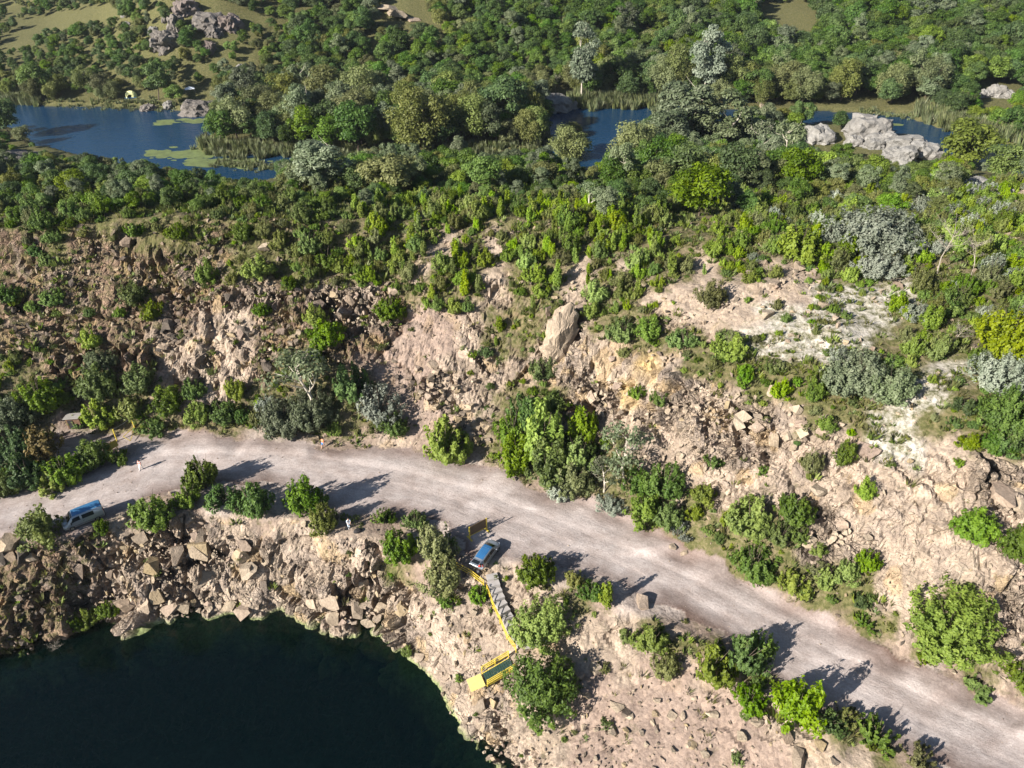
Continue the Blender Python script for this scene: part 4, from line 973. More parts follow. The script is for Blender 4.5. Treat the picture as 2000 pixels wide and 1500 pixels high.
# trees
X, Y, Z, U, V, ZC, r = cand(-330, 330, 90, 430, 3.3, 3)
cv = cover(X, Y, Z, .7)
dens = cv[:, 6] * np.clip(.95 + fbm(X, Y, 22, 120) * .9, .1, 1)
keep = (r.uniform(size=len(X)) < dens) & (gridmask(rd, X, Y) > .8) & ~gridmask(rin, X, Y) & clear_of_placed(X, Y, .9)
pick = r.uniform(size=len(X)); nz = fbm(X, Y, 35, 130)
keys = np.empty(len(X), object); size = np.empty(len(X))
for i in range(len(X)):
    u, v, p = U[i], V[i], pick[i]
    if Y[i] > 214:
        right = u > 1150
        k = ('darktree' if p < .48 else 'greentree' if p < .72 else 'olivetree' if p < .95 else 'poplar') if not right else ('greentree' if p < .28 + nz[i] * .2 else 'darktree' if p < .74 else 'brighttree' if p < .79 else 'olivetree' if p < .9 else 'poplar')
        s = (r.uniform(.42, .92) if not right else r.uniform(.42, 1.02)) * (1.1 if right and Y[i] < 300 else 1.0)
        if u < 330 and v < 190: s *= .62
        elif u < 560: s *= .75
        if rd is not None and gridmask(rd, X[i:i+1], Y[i:i+1])[0] < 9: k = 'willow' if p < .5 else k
    elif 395 < u < 1085 and Y[i] > 172:
        k = 'willow' if p < .35 else 'darktree' if p < .65 else 'poplar' if p < .82 else 'greentree'; s = r.uniform(.7, 1.15)
        if k == 'willow': s *= .85
    else:
        k = 'darktree' if p < .30 else 'greentree' if p < .52 else 'olivetree' if p < .74 else 'brighttree' if p < .86 else 'poplar'
        s = r.uniform(.42, .85) * (1.1 if u > 1100 else .85)
        if Y[i] < 112: s *= .55
        elif u < 560: s *= .80
    keys[i] = k; size[i] = s
hgt = np.array([KIND[k][1] for k in keys]) * size
bl = blocked(X, Y, Z, hgt)
size = np.where(bl, size * .38, size); bl2 = blocked(X, Y, Z, hgt * .38)
keep &= ~(bl & bl2)
T = [(X[i], Y[i], Z[i], U[i], V[i], ZC[i], keys[i], size[i]) for i in np.where(keep)[0]]
# shrubs
X, Y, Z, U, V, ZC, r = cand(-110, 110, 34, 132, 1.5, 4)
cv = cover(X, Y, Z, .8)
dens = cv[:, 5] * np.clip(.75 + fbm(X, Y, 7, 121) * 1.4, 0, 1) * 1.25
keep = (r.uniform(size=len(X)) < dens) & ~gridmask(on_road, X, Y) & (gridmask(road_d, X, Y) > .9) & (Z > LAKE_Z + .6) & clear_of_placed(X, Y, .95)
pick = r.uniform(size=len(X)); nz = fbm(X, Y, 10, 131)
S = []
for i in np.where(keep)[0]:
    u, v, p = U[i], V[i], pick[i]
    if 680 < u < 1420 and 400 < v < 690: k = 'column' if p < .30 else 'bright' if p < .62 else 'bush' if p < .74 else 'olivebush' if p < .90 else 'yellow'
    elif u >= 1420 and v < 720: k = 'bright' if p < .28 + nz[i] * .2 else 'olivebush' if p < .55 else 'bush' if p < .78 else 'silverbush' if p < .90 else 'yellow'
    elif u < 700 and v < 700: k = 'lowgreen' if p < .3 else 'bush' if p < .6 else 'olivebush' if p < .8 else 'low'
    else: k = 'bush' if p < .35 else 'bright' if p < .5 else 'darkbush' if p < .68 else 'lowgreen' if p < .85 else 'olivebush'
    s = r.uniform(.32, .95) * (.75 if v > 700 else 1.0)
    if cv[i, 5] < .15: s *= .5
    S.append((X[i], Y[i], Z[i], u, v, ZC[i], k, s))
def plant_many(items, cat, cap, stuff_name, stuff_label):
    inview = [(t[5] and KIND[t[6]][2] * t[7] / t[5], j) for j, t in enumerate(items) if -20 < t[3] < 2020 and -10 < t[4] < 1510]
    inview.sort(reverse=True)
    chosen = set(j for _, j in inview[:cap])
    rest = []
    names_, same = {}, {}
    for j in chosen:
        x, y, z, u, v, zc, k, s = items[j]
        names_[j] = '%s %s %s' % ('small' if s < .6 else 'large' if s > .85 else 'medium', LOOK[k], region(u, v, cat)); same.setdefault(names_[j], []).append(j)
    uniq = dict(names_)
    for lab, js in same.items():
        js.sort(key=lambda j: items[j][3]); n_ = len(js)
        words = {2: ['left one', 'right one'], 3: ['leftmost', 'middle one', 'rightmost'], 4: ['leftmost', 'second from left', 'second from right', 'rightmost'], 5: ['leftmost', 'second from left', 'middle one', 'second from right', 'rightmost']}.get(n_)
        if words:
            for j, w_ in zip(js, words):
                if len((lab + ' ' + w_).split()) <= 16: uniq[j] = lab + ', ' + w_
    for j, (x, y, z, u, v, zc, k, s) in enumerate(items):
        rot = float(h01(j, 77)) * 6.28
        if j in chosen:
            lab = names_[j]
            plant(k, (x, y, z - .08), s, rot, uniq[j], 'plants: ' + lab, float(.85 + .35 * h01(j, 78)))
        else: rest.append((x, y, z - .08, k, s, rot, float(.85 + .35 * h01(j, 78))))
    ms, at = [], {}
    for k in sorted(set(t[3] for t in rest)):
        at[k] = (len(ms), len(KIND[k][3])); ms += [f for f, w in KIND[k][3]]
    ids = [at[t[3]][0] + int(t[5] * 1000) % at[t[3]][1] for t in rest]
    instancer(stuff_name, [t[:3] for t in rest], [(0, 0, t[5]) for t in rest], [(t[4], t[4], t[4] * t[6]) for t in rest], ids, ms, stuff_label)
    print(stuff_name, len(chosen), len(rest))
n_tree = sum(1 for h in HAND if KIND[h[3]][0] == 'tree'); n_shrub = len(HAND) - n_tree
plant_many(T, 'tree', 300 - n_tree, 'woodland', 'mass of small far-off trees covering the hills beyond the river')
plant_many(S, 'shrub', 300 - n_shrub, 'undergrowth', 'small scrub covering the slopes and ground between larger shrubs')

# tangled low growth between the shrubs
X, Y, Z, U, V, ZC, r = cand(-100, 100, 34, 125, 1.05, 14)
cv = cover(X, Y, Z, .9)
dens = np.clip(cv[:, 5] * .8 + np.where(cv[:, 3] > .15, .10, .015), 0, .85) * np.clip(.7 + fbm(X, Y, 5, 123) * 1.6, .02, 1)
keep = (r.uniform(size=len(X)) < dens) & ~gridmask(on_road, X, Y) & (gridmask(road_d, X, Y) > .35) & (Z > LAKE_Z + .6)
i = np.where(keep)[0]; n = len(i); s = r.uniform(.22, .62, n)
lows = [f for k in ('low', 'lowgreen', 'bright') for f, w in KIND[k][3]]
ids = r.integers(0, len(lows), n); s = np.where(ids >= 6, s * .5, s)
instancer('weeds', np.stack([X[i], Y[i], Z[i] - .03], 1), np.stack([r.normal(0, .1, n), r.normal(0, .1, n), r.uniform(0, 6.28, n)], 1), np.stack([s, s, s * r.uniform(.7, 1.2, n)], 1), ids, lows, 'tangled low weeds and seedlings between the shrubs')
# grass tufts and weeds
def tuft(seed, mt, n=16, h=.4, w=.35, wid=.03):
    r = np.random.default_rng(seed)
    a = r.uniform(0, 6.28, n); q = r.uniform(0, 1, n) ** .5 * w * .4; L = h * r.uniform(.5, 1.1, n)
    b = np.stack([np.cos(a) * q, np.sin(a) * q, np.full(n, -.03)], 1)
    t = b + np.stack([np.cos(a) * w * .5 * r.uniform(.2, 1, n), np.sin(a) * w * .5 * r.uniform(.2, 1, n), L], 1)
    sd = np.stack([-np.sin(a + .6), np.cos(a + .6), np.zeros(n)], 1) * wid
    md = (b + t) / 2 + (0, 0, .06)
    v = np.stack([b - sd, b + sd, md + sd * .8, md - sd * .8, t], 1).reshape(-1, 3)
    k = np.arange(n)[:, None] * 5
    f = np.concatenate([k + [0, 1, 2], k + [0, 2, 3], k + [3, 2, 4]])
    me = mesh_np('tuft', v, f, mt); at = me.attributes.new('leaf', 'FLOAT', 'POINT'); at.data.foreach_set('value', np.repeat(r.uniform(0, 1, n), 5).astype(np.float32)); return me
M['grass'] = leaf_material('grass_blade', (.070, .080, .020), (.140, .145, .040), (.230, .205, .080), .3)
M['weed'] = leaf_material('weed_leaf', (.055, .085, .014), (.110, .155, .024), (.180, .220, .038), .3)
M['reed'] = leaf_material('reed_blade', (.070, .092, .036), (.125, .155, .060), (.230, .222, .110), .25)
tufts = [tuft(1, M['grass'], 18, .45, .6), tuft(2, M['grass'], 18, .6, .7), tuft(3, M['weed'], 18, .4, .7, .06), tuft(4, M['weed'], 22, .6, .9, .07)]
X, Y, Z, U, V, ZC, r = cand(-90, 90, 32, 122, .5, 6)
cv = cover(X, Y, Z, .8)
dens = np.clip(cv[:, 3] * .9, 0, 1) * np.clip(.55 + fbm(X, Y, 4, 122) * 1.6, 0.02, 1)
keep = (r.uniform(size=len(X)) < dens) & ~gridmask(on_road, X, Y) & (Z > LAKE_Z + .5)
i = np.where(keep)[0]; n = len(i); s = r.uniform(.5, 1.5, n)
instancer('grass', np.stack([X[i], Y[i], Z[i]], 1), np.stack([r.normal(0, .12, n), r.normal(0, .12, n), r.uniform(0, 6.28, n)], 1), np.stack([s, s, s * r.uniform(.6, 1.2, n)], 1), r.integers(0, 4, n), tufts, 'dry grass and weeds growing on the slopes and verges')
print('grass', n)
# reeds along the river banks
RE = []
def bank(poly, n, width, hh):
    poly = np.array([P(u, v, RIVER_Z)[:2] for u, v in poly])
    seg = np.linalg.norm(np.diff(poly, axis=0), axis=1); cum = np.concatenate([[0], np.cumsum(seg)])
    for t in RNG.uniform(0, cum[-1], n):
        k = min(np.searchsorted(cum, t) - 1, len(seg) - 1); k = max(k, 0)
        f = (t - cum[k]) / seg[k]; p = poly[k] * (1 - f) + poly[k+1] * f + RNG.normal(0, width, 2) * (.5, 1)
        RE.append((p[0], p[1], max(zt(p[0], p[1]), RIVER_Z - .3), hh * RNG.uniform(.6, 1.1)))
bank([(0,196),(85,203)], 90, 1.8, 2.6); bank([(390,288),(440,297),(560,301),(700,303)], 260, 1.8, 2.4); bank([(420,318),(470,322),(560,330)], 120, 1.6, 1.3)
bank([(1120,205),(1310,202)], 320, 2.2, 3.4); bank([(1800,230),(1860,248),(1950,270),(2100,310)], 380, 2.6, 3.6); bank([(800,303),(1040,293),(1070,275)], 130, 1.4, 2.0); bank([(200,208),(420,218)], 120, 1.6, 1.2); bank([(80,205),(300,212)], 120, 1.2, 1.0); bank([(1680,220),(1800,232)], 80, 1.2, 1.2)
reed = [tuft(21, M['reed'], 46, 1.0, .9, .05), tuft(22, M['reed'], 46, 1.0, 1.0, .06)]
RE = np.array(RE)
instancer('reeds', RE[:, :3], np.stack([np.zeros(len(RE)), np.zeros(len(RE)), RNG.uniform(0, 6, len(RE))], 1), np.stack([RE[:, 3] * .75, RE[:, 3] * .75, RE[:, 3]], 1), RNG.integers(0, 2, len(RE)), reed, 'tall reeds standing in the shallows along the river banks')
# floating weed on the left pool
M['lily'] = plain('floating_weed', (.11, .14, .045), .7, var=.3, scale=.8)
bm = bmesh.new()
for cu, cvv, su, sv, n in [(350,302,85,10,110),(440,318,90,7,90),(320,238,32,6,26),(370,236,28,3,16),(420,232,18,3,10),(1030,297,30,4,20),(1740,242,22,2,6)]:
    for k in range(n):
        c = P(cu + RNG.normal(0, .45) * su, cvv + RNG.normal(0, .5) * sv, RIVER_Z)
        rr = RNG.uniform(.3, 1.5); vs = []
        for q in range(7):
            a = q * 6.28 / 7; e = rr * RNG.uniform(.6, 1.2); vs.append(bm.verts.new((c[0] + math.cos(a) * e * 1.5, c[1] + math.sin(a) * e, RIVER_Z + .012 + .0006 * (k % 40))))
        bm.faces.new(vs)
tag(obj('floating_weed', bm_mesh(bm, 'floating_weed', M['lily'])), 'green mats of floating weed on the river surface', kind='stuff')

# ------------------------------------------------------------------ rocks
def block_mesh(seed, mt, cuts=7, dims=(1, .85, .7)):
    r = np.random.default_rng(seed); bm = bmesh.new()
    bmesh.ops.create_cube(bm, size=1.0, matrix=Matrix.Diagonal((*dims, 1)))
    for k in range(cuts):
        n = Vector(unit(r, 1)[0]); dd = r.uniform(.24, .42)
        co = Vector((n.x * dd * dims[0] * 1.15, n.y * dd * dims[1] * 1.15, n.z * dd * dims[2] * 1.15))
        g = bmesh.ops.bisect_plane(bm, geom=bm.verts[:] + bm.edges[:] + bm.faces[:], plane_co=co, plane_no=n, clear_outer=True)
        ed = [e for e in g['geom_cut'] if isinstance(e, bmesh.types.BMEdge)]
        if ed: bmesh.ops.edgenet_fill(bm, edges=ed)
    return bm_mesh(bm, 'rock', mt)
def dome_mesh(seed, mt, sub=4, hill=False):
    """weathered granite: a rounded block with joints"""
    r = np.random.default_rng(seed); bm = bmesh.new()
    bmesh.ops.create_icosphere(bm, subdivisions=sub, radius=1.0)
    co = np.array([v.co for v in bm.verts]); ax = np.abs(co)
    sq = (ax ** 3.4).sum(1) ** (1 / 3.4); co = co / sq[:, None] * .5
    f, i_, k_ = facets(co + seed * 3.7, .40, seed)
    f2, _, _ = facets(co + seed * 1.3, .2, seed + 5)
    n = co / np.linalg.norm(co, axis=1, keepdims=True)
    co = co + n * (f * (.13 if hill else .10) + f2 * (.06 if hill else .04))[:, None]
    for v, c in zip(bm.verts, co): v.co = c
    return bm_mesh(bm, 'granite', mt)
BLOCK = [block_mesh(s, M['rock'], 7, d) for s, d in zip(range(10), [(1,.85,.7),(1,.6,.5),(1,.9,.45),(1,.8,.8),(1,.7,.35),(1,.5,.4),(1,.85,.6),(1,.95,.8),(1,.75,.5),(1,.65,.6)])]
BLOCK_D = [block_mesh(s + 20, M['rock_dark'], 7, d) for s, d in zip(range(8), [(1,.85,.7),(1,.6,.5),(1,.9,.5),(1,.8,.8),(1,.7,.4),(1,.5,.4),(1,.85,.6),(1,.75,.7)])]
BLOCK_P = [block_mesh(s + 40, M['rock_pale'], 7, d) for s, d in zip(range(6), [(1,.85,.6),(1,.6,.5),(1,.9,.4),(1,.8,.7),(1,.7,.3),(1,.6,.5)])]
GRAN = [dome_mesh(s, M['granite']) for s in range(5)]
GRAN_D = [dome_mesh(s + 9, M['granite_dark'], 4, True) for s in range(4)]
NB = [0]
def rock_at(meshes, q, size, sink=.25, name='boulder', parent=None, squash=1.0, rot=None, upright=False):
    NB[0] += 1
    me = meshes[int(h01(NB[0], 31) * len(meshes)) % len(meshes)]
    o = bpy.data.objects.new(name, me)
    sc = np.array([1, .75 + .5 * h01(NB[0], 32), (.75 + .5 * h01(NB[0], 33)) * squash])
    o.scale = tuple(size * sc)
    o.location = (q[0], q[1], q[2] + size * (.35 - sink) * squash)
    o.rotation_euler = rot if rot is not None else ((0 if upright else .45) * (h01(NB[0], 34) - .5), (0 if upright else .45) * (h01(NB[0], 35) - .5), 6.28 * h01(NB[0], 36))
    if rot is None: o.rotation_euler = tuple(float(a) for a in o.rotation_euler)
    link(o, parent); return o
def put_rock(u, v, wpx, meshes, label, group=None, squash=1.0, sink=.2, cat='boulder', name='boulder'):
    q = hit(u, v + wpx * .25); _, _, zc = project(*q)
    return tag(rock_at(meshes, q, wpx * zc / F * 1.1, sink, name, None, squash), label, cat, group)
R_, D_, P_, G_, H_ = BLOCK, BLOCK_D, BLOCK_P, GRAN, GRAN_D
for u, v, w, ms, lab, sq in [
 (1254,1172,30,R_,'large pale boulder on the road edge casting a rounded shadow',1.0),(1160,1302,22,P_,'pale stone beside the tiny bush below the steps',.9),(1134,1322,15,P_,'small white stone below the tiny bush',.9),(1148,1358,17,R_,'grey stone on the rubble bank below the largest dense bush',.8),
 (1205,1374,36,P_,'flat pale slab propped over a dark hollow on the rubble bank',.5),(1222,1392,20,D_,'dark stone under the propped slab',.9),(1196,1424,24,P_,'left stone of the pair low on the rubble bank',.9),(1222,1424,18,R_,'right stone of the pair low on the rubble bank',.9),
 (1280,1392,15,R_,'wedge-shaped stone in the middle of the rubble bank',.8),(1313,1397,19,P_,'pale flat stone in the middle of the rubble bank',.7),(1332,1398,14,R_,'small upright stone right of the pale flat one',1.2),(1392,1392,26,P_,'pale tilted block on the upper rubble bank',.9),
 (1349,1454,20,R_,'tan stone near the bottom edge of the rubble bank',.9),(1448,1437,18,P_,'narrow pale stone on the rubble bank',1.1),(1532,1426,38,D_,'pinkish broken boulder below the glowing bush',.8),(1558,1482,38,R_,'biggest stone at the bottom edge right of centre',.8),(1598,1452,22,R_,'reddish stone on the verge at the bottom',.8),(1628,1486,22,P_,'pale flat stone at the bottom edge by the road',.6),(1478,1412,22,P_,'pale rounded stone at the foot of the glowing bush',.8),
 (1186,1226,20,P_,'flat grey-white slab on the bank above the round lime bush',.4),(1955,958,66,P_,'long pale slab high on the right slope, left of two',.5),(1996,972,50,P_,'pale slab at the right edge next to the long one',.6),(1544,1170,26,P_,'rounded boulder on the far verge of the road',.9),
 (1800,1288,20,D_,'dark stone under the very large bush',.9),(1826,1280,18,P_,'white stone under the very large bush',.8),(1860,1284,22,P_,'pale angular stone right below the very large bush',.7),(1890,1276,22,P_,'rightmost stone of the row below the very large bush',.8),(1862,1312,14,P_,'lower stone below the row under the very large bush',.9),(1922,1340,18,P_,'stone on the weedy verge near the right edge',.9),(1790,1298,15,P_,'leftmost stone of the row below the very large bush',.8),
 (1480,1030,20,P_,'pale stone below the bright ragged bush',1.1),(1597,962,26,P_,'white flat stone on the bare tan slope',.8),(1312,1066,14,P_,'stone at the far road edge under the pale shrub',.9),(1335,1080,12,R_,'small cube of stone at the far road edge',1.0),
 (28,1062,42,R_,'tall boulder of the heap at the left edge below the road',1.3),(48,1086,30,D_,'dark boulder of the heap at the left edge',1.0),(8,1082,36,D_,'boulder of the heap cut by the left edge',.9),(64,1090,18,R_,'small boulder at the right of the left-edge heap',1.0),(222,1052,11,D_,'single dark upright stone standing on the cliff top',1.6),(256,1022,14,D_,'brownish stone with a pale one beside it near the van',.7),(254,1014,10,P_,'small pale stone near the van',.8),
 (613,857,17,R_,'large block in the row of stones behind the person in blue shorts',1.2),(638,849,11,P_,'second block in the row of stones behind the person in blue shorts',1.1),(648,846,11,R_,'third block in the row of stones behind the person in blue shorts',1.1),(658,841,13,P_,'last block in the row of stones behind the person in blue shorts',1.1),
 (332,630,26,D_,'big brown block above the black rock pile on the left slope',1.0),(518,484,22,P_,'smooth pale boulder at the top of the left slope',.9),(1500,608,30,P_,'flat whitish boulder above the white patch',.7),(1512,555,20,R_,'pink block high on the right slope',1.0),(1608,592,22,R_,'orange block at the top of the white patch',.8),(1752,556,24,D_,'dark pink boulder under the silver-green bush',.9),(1488,480,16,P_,'round pale boulder at the top of the right slope',1.0),(1560,520,26,R_,'pink boulder below the large bright bush on top',.8),(1585,528,18,R_,'second pink boulder below the large bright bush on top',.8),(1466,530,22,R_,'reddish flat stone on the pink soil',.6),
 (790,540,16,R_,'square pink stone at the right end of the rim',1.1),(772,570,18,P_,'pale upright block at the right end of the rim',1.5),(924,748,11,P_,'white stone on the scree',.9),(1130,600,22,R_,'block above the big tan rock',.8),(1072,610,18,D_,'dark stone left of the big tan rock',1.2)]:
    put_rock(u, v, w, ms, lab, None, sq)
# the big tan rock of the middle slope
q = hit(1092, 690); bm = bmesh.new()
prof = [(-1.7,0,-1.5),(-1.9,.2,1.2),(-1.2,.3,3.4),(-.2,.8,5.0),(.9,1.4,5.4),(1.7,1.6,4.6),(1.9,1.2,2.6),(.9,.2,.6),(.4,0,-1.5),(-.6,-.9,-1.0),(-1.0,-.7,1.6),(-.1,-.4,3.0),(.9,.4,3.6),(1.2,2.6,5.2),(-.5,2.6,4.4),(-1.2,2.6,0),(1.2,2.6,0),(-1.5,-.4,.4)]
for p_ in prof: bm.verts.new(p_)
bmesh.ops.convex_hull(bm, input=bm.verts)
bmesh.ops.subdivide_edges(bm, edges=bm.edges[:], cuts=5, use_grid_fill=True)
for v in bm.verts:
    f_, _, k_ = facets(np.array([v.co[:]]) + 30, 1.1, 55); v.co += v.co.normalized() * (float(f_[0]) * .34 - float(k_[0]) * .18)
o = tag(obj('rock_outcrop', bm_mesh(bm, 'rock_outcrop', M['rock_pale']), None, (q[0], q[1] - .6, q[2])), 'biggest tan rock jutting from the middle slope with a dark overhang', 'rock')
o.scale = (1.12, 1.0, 1.0)
# granite outcrops by the river and on the hill
for u, v, w, h, ms, lab in [
 (1597,262,54,1.0,G_,'lone rounded granite boulder left of the big outcrop'),(1690,250,76,.75,G_,'upper left slab of the big granite outcrop'),(1722,268,62,.8,G_,'second slab of the big granite outcrop'),(1762,276,74,.7,G_,'long middle slab of the big granite outcrop'),(1800,292,60,.9,G_,'right end block of the big granite outcrop'),(1752,302,66,.75,G_,'front rounded block of the big granite outcrop'),(1665,276,36,.9,G_,'small block at the left foot of the big granite outcrop'),(1706,282,34,.9,G_,'small wedge below the slabs of the big granite outcrop'),(1818,302,44,1.0,G_,'lowest right block of the big granite outcrop'),
 (1086,198,58,.5,G_,'pinkish flat rock at the far bank of the middle pool'),(1118,208,20,.8,G_,'small pale rock in the water at the middle pool'),(388,208,64,.5,H_,'broad rock on the far bank of the left pool'),(292,212,28,.6,H_,'low rock at the water near the tent'),(330,207,16,.8,G_,'small pale rock at the water between two bushes'),(22,298,110,.35,H_,'flat dark rock point at the left edge of the river'),(70,300,50,.35,H_,'right end of the flat rock point at the left edge'),
 (1945,180,34,.9,G_,'middle boulder of the pale group beyond the right river arm'),(1920,183,24,1.0,G_,'left boulder of the pale group beyond the right river arm'),(1968,185,26,.9,G_,'right boulder of the pale group beyond the right river arm'),(1985,392,60,.8,P_,'pale blocky rocks at the right edge above the slope'),(1995,372,40,.8,P_,'upper pale rock at the right edge above the slope'),(1905,355,54,.5,G_,'flat grey rock near the right river arm, larger'),(1872,350,26,.7,G_,'flat grey rock near the right river arm, smaller'),(1955,372,40,.6,G_,'grey rock between the flat one and the right edge'),(1900,420,44,.4,G_,'low grey slab in the scrub at right'),
 (326,80,56,1.1,H_,'steep reddish crag on the rocky hill, lower'),(345,48,52,.8,H_,'grey crag on the rocky hill above the steep one'),(405,35,70,.6,H_,'widest grey crag on the rocky hill'),(450,45,44,1.0,H_,'right crag on the rocky hill'),(362,12,50,.7,H_,'topmost crag on the rocky hill'),(300,58,22,.9,G_,'pale boulder left of the crags on the hill'),(250,48,16,1.0,G_,'small pale boulder far left on the rocky hill'),(242,30,14,.8,G_,'smallest pale boulder on the left of the hill'),(325,38,20,1.0,H_,'round boulder on the shoulder of the rocky hill'),(420,60,40,.7,H_,'lower ledge of the widest crag'),
 (470,132,16,.8,G_,'white stone among trees on the hill, upper'),(482,165,14,.8,G_,'white stone among trees on the hill, lower'),(410,95,30,.9,H_,'reddish broken rock in the gully of the hill'),(782,18,80,.5,P_,'white rocky crest on the skyline, right part'),(752,4,66,.4,P_,'white rocky crest on the skyline, left part'),(805,32,40,.6,P_,'lower end of the white rocky crest'),(690,4,24,.5,P_,'separate white rock left of the rocky crest'),
 (82,356,34,.7,D_,'brown rock in the thicket at left near the river'),(1488,205,18,1.3,P_,'narrow pale rock standing in the wood'),(1400,10,12,.8,P_,'distant pale stone on the far hillside')]:
    put_rock(u, v, w * (.72 if v < 120 else .82 if 1650 < u < 1840 else .9), ms, lab, None, h, .3, 'rock', 'granite_rock')
def in_px(poly, n, seed):
    r = np.random.default_rng(seed); poly = np.array(poly, float); out = []
    while len(out) < n:
        u, v = r.uniform(poly[:, 0].min(), poly[:, 0].max()), r.uniform(poly[:, 1].min(), poly[:, 1].max())
        if in_poly(np.array([u]), np.array([v]), poly)[0]: out.append((u, v, r.uniform()))
    return out
for u, v, t in in_px([(760,705),(840,690),(885,740),(960,800),(965,865),(900,865),(870,800),(790,765)], 105, 1):
    put_rock(u, v, 6 + 13 * t * t, D_ if t < .6 else R_, 'reddish stone in the rubble chute below the scree', 'stones in the rubble chute')
for u, v, t in in_px([(290,655),(345,605),(378,640),(362,672),(300,690)], 40, 2):
    put_rock(u, v, 7 + 9 * t, D_[:2], 'dark stone in the black rock pile on the left slope', 'stones in the black rock pile')
for u, v, t in in_px([(545,650),(600,640),(598,682),(545,682)], 16, 3):
    put_rock(u, v, 7 + 8 * t, R_, 'stone in the small pile under the notch of the rim', 'stones under the rim notch')
for u, v, t in in_px([(1060,1350),(1300,1290),(1450,1350),(1650,1490),(1600,1510),(1090,1510)], 48, 4):
    put_rock(u, v, 6 + 9 * t * t, P_ if t > .5 else R_, 'small loose stone scattered over the rubble bank below the road', 'loose stones on the rubble bank')
# blocks of the rock faces: parts of the cliff and of the slope
def face_blocks(poly, n, seed, meshes, parent, lo, hi, name='rock_block', out=-.03):
    for u, v, t in in_px(poly, n, seed):
        q = hit(u, v); nr = terr_normal(q[0], q[1], .6); s = lo + (hi - lo) * t ** 3.4
        qq = Vector(nr).to_track_quat('Z', 'Y') @ Quaternion((0, 0, 1), h01(int(u * 7), int(v * 7)) * 6.28) @ Quaternion((1, 0, 0), (h01(int(u * 3), 5) - .5) * 1.0)
        o = rock_at(meshes, q + nr * s * out, s, .35, name, parent, 1.0, qq.to_euler())
CL = TER['quarry_cliff']; SLP = TER['quarry_slope']
face_blocks([(0,1075),(60,1090),(160,1090),(240,1060),(290,1060),(300,1200),(240,1215),(150,1230),(90,1255),(0,1285)], 55, 11, D_, CL, .3, 2.2)  # dark blocks carry the large cliff shadows in their colour
face_blocks([(250,1060),(330,1030),(430,1060),(560,1060),(600,1100),(640,1180),(740,1180),(745,1230),(640,1235),(540,1190),(380,1200),(270,1225)], 85, 12, R_ + P_[:2], CL, .3, 2.2)
face_blocks([(620,1140),(740,1100),(790,1180),(850,1320),(780,1260),(740,1225),(640,1230)], 28, 13, R_, CL, .25, 1.7)
face_blocks([(800,1150),(900,1180),(980,1300),(1000,1400),(960,1490),(880,1400),(840,1310)], 45, 14, P_ + R_, CL, .3, 1.2)
face_blocks([(0,470),(200,440),(420,450),(450,540),(400,560),(380,640),(240,640),(120,690),(0,690)], 60, 15, D_, SLP, .3, 1.5)
face_blocks([(400,570),(780,560),(780,620),(640,610),(520,600),(560,720),(480,740),(360,720),(300,660),(380,620)], 50, 16, R_[:5] + D_, SLP, .3, 1.5)
face_blocks([(1080,660),(1200,690),(1280,760),(1180,840),(1100,760)], 22, 17, P_ + R_[:3], SLP, .4, 2.0)
face_blocks([(1360,740),(1500,760),(1680,850),(1720,900),(1560,880),(1400,830)], 50, 18, P_ + R_[:3], SLP, .25, 1.7)
face_blocks([(1560,1000),(1680,1020),(1720,1090),(1640,1080),(1570,1060)], 20, 19, P_, SLP, .4, 1.5)
# rubble too small to pick apart
X, Y, Z, U, V, ZC, r = cand(-62, 62, 32, 90, .34, 8)
cv = cover(X, Y, Z, .8); sl_ = 1 - np.array([terr_normal(a, b)[2] for a, b in zip(X[:0], Y[:0])]) if False else 0
dens = np.clip(cv[:, 4] * .45 + .06, 0, 1) * np.clip(.45 + fbm(X, Y, 5, 140) * 1.6, .04, 1)
bank_ = in_poly(U, V, np.array([(1060,1340),(1300,1285),(1460,1350),(1680,1500),(1600,1600),(1060,1600),(960,1500)], float))
chute_ = in_poly(U, V, np.array([(830,600),(890,590),(960,720),(970,860),(800,830),(770,740)], float))
dens = np.where(bank_, .5 * np.clip(.55 + fbm(X, Y, 3, 141) * 1.2, .1, 1), np.where(chute_, .6, dens))
rd_ = gridmask(on_road, X, Y); dens = np.where(rd_, np.where(U < 420, .22, .05) * np.clip(.5 + fbm(X, Y, 2.5, 142) * 1.8, .02, 1) + .25 * (gridmask(road_d, X, Y) < .7), dens)
keep = (r.uniform(size=len(X)) < dens) & (Z > LAKE_Z + .1)
i = np.where(keep)[0]; n = len(i); s = .11 + .48 * r.uniform(size=n) ** 2.8; s *= np.where(ZC[i] < 70, 1, 1.25); s = np.where(rd_[i], .05 + .13 * r.uniform(size=n) ** 3, np.where(chute_[i], .12 + .22 * r.uniform(size=n) ** 2, np.where(bank_[i], .10 + .34 * r.uniform(size=n) ** 2.2, s)))
mats_ = BLOCK[:4] + BLOCK_D[:3] + BLOCK_P[:4]
dark_zone = cv[i, 0] < .3
ids = np.where(dark_zone, r.integers(0, 7, n), np.where(r.uniform(size=n) < .5, r.integers(0, 4, n), r.integers(7, 11, n)))
instancer('rubble', np.stack([X[i], Y[i], Z[i] + s * .1], 1), r.uniform(0, 6.28, (n, 3)), np.stack([s, s * r.uniform(.6, 1.1, n), s * r.uniform(.5, 1, n)], 1), ids, mats_, 'small broken stones strewn over the quarry slopes and cliff')
print('rubble', n)

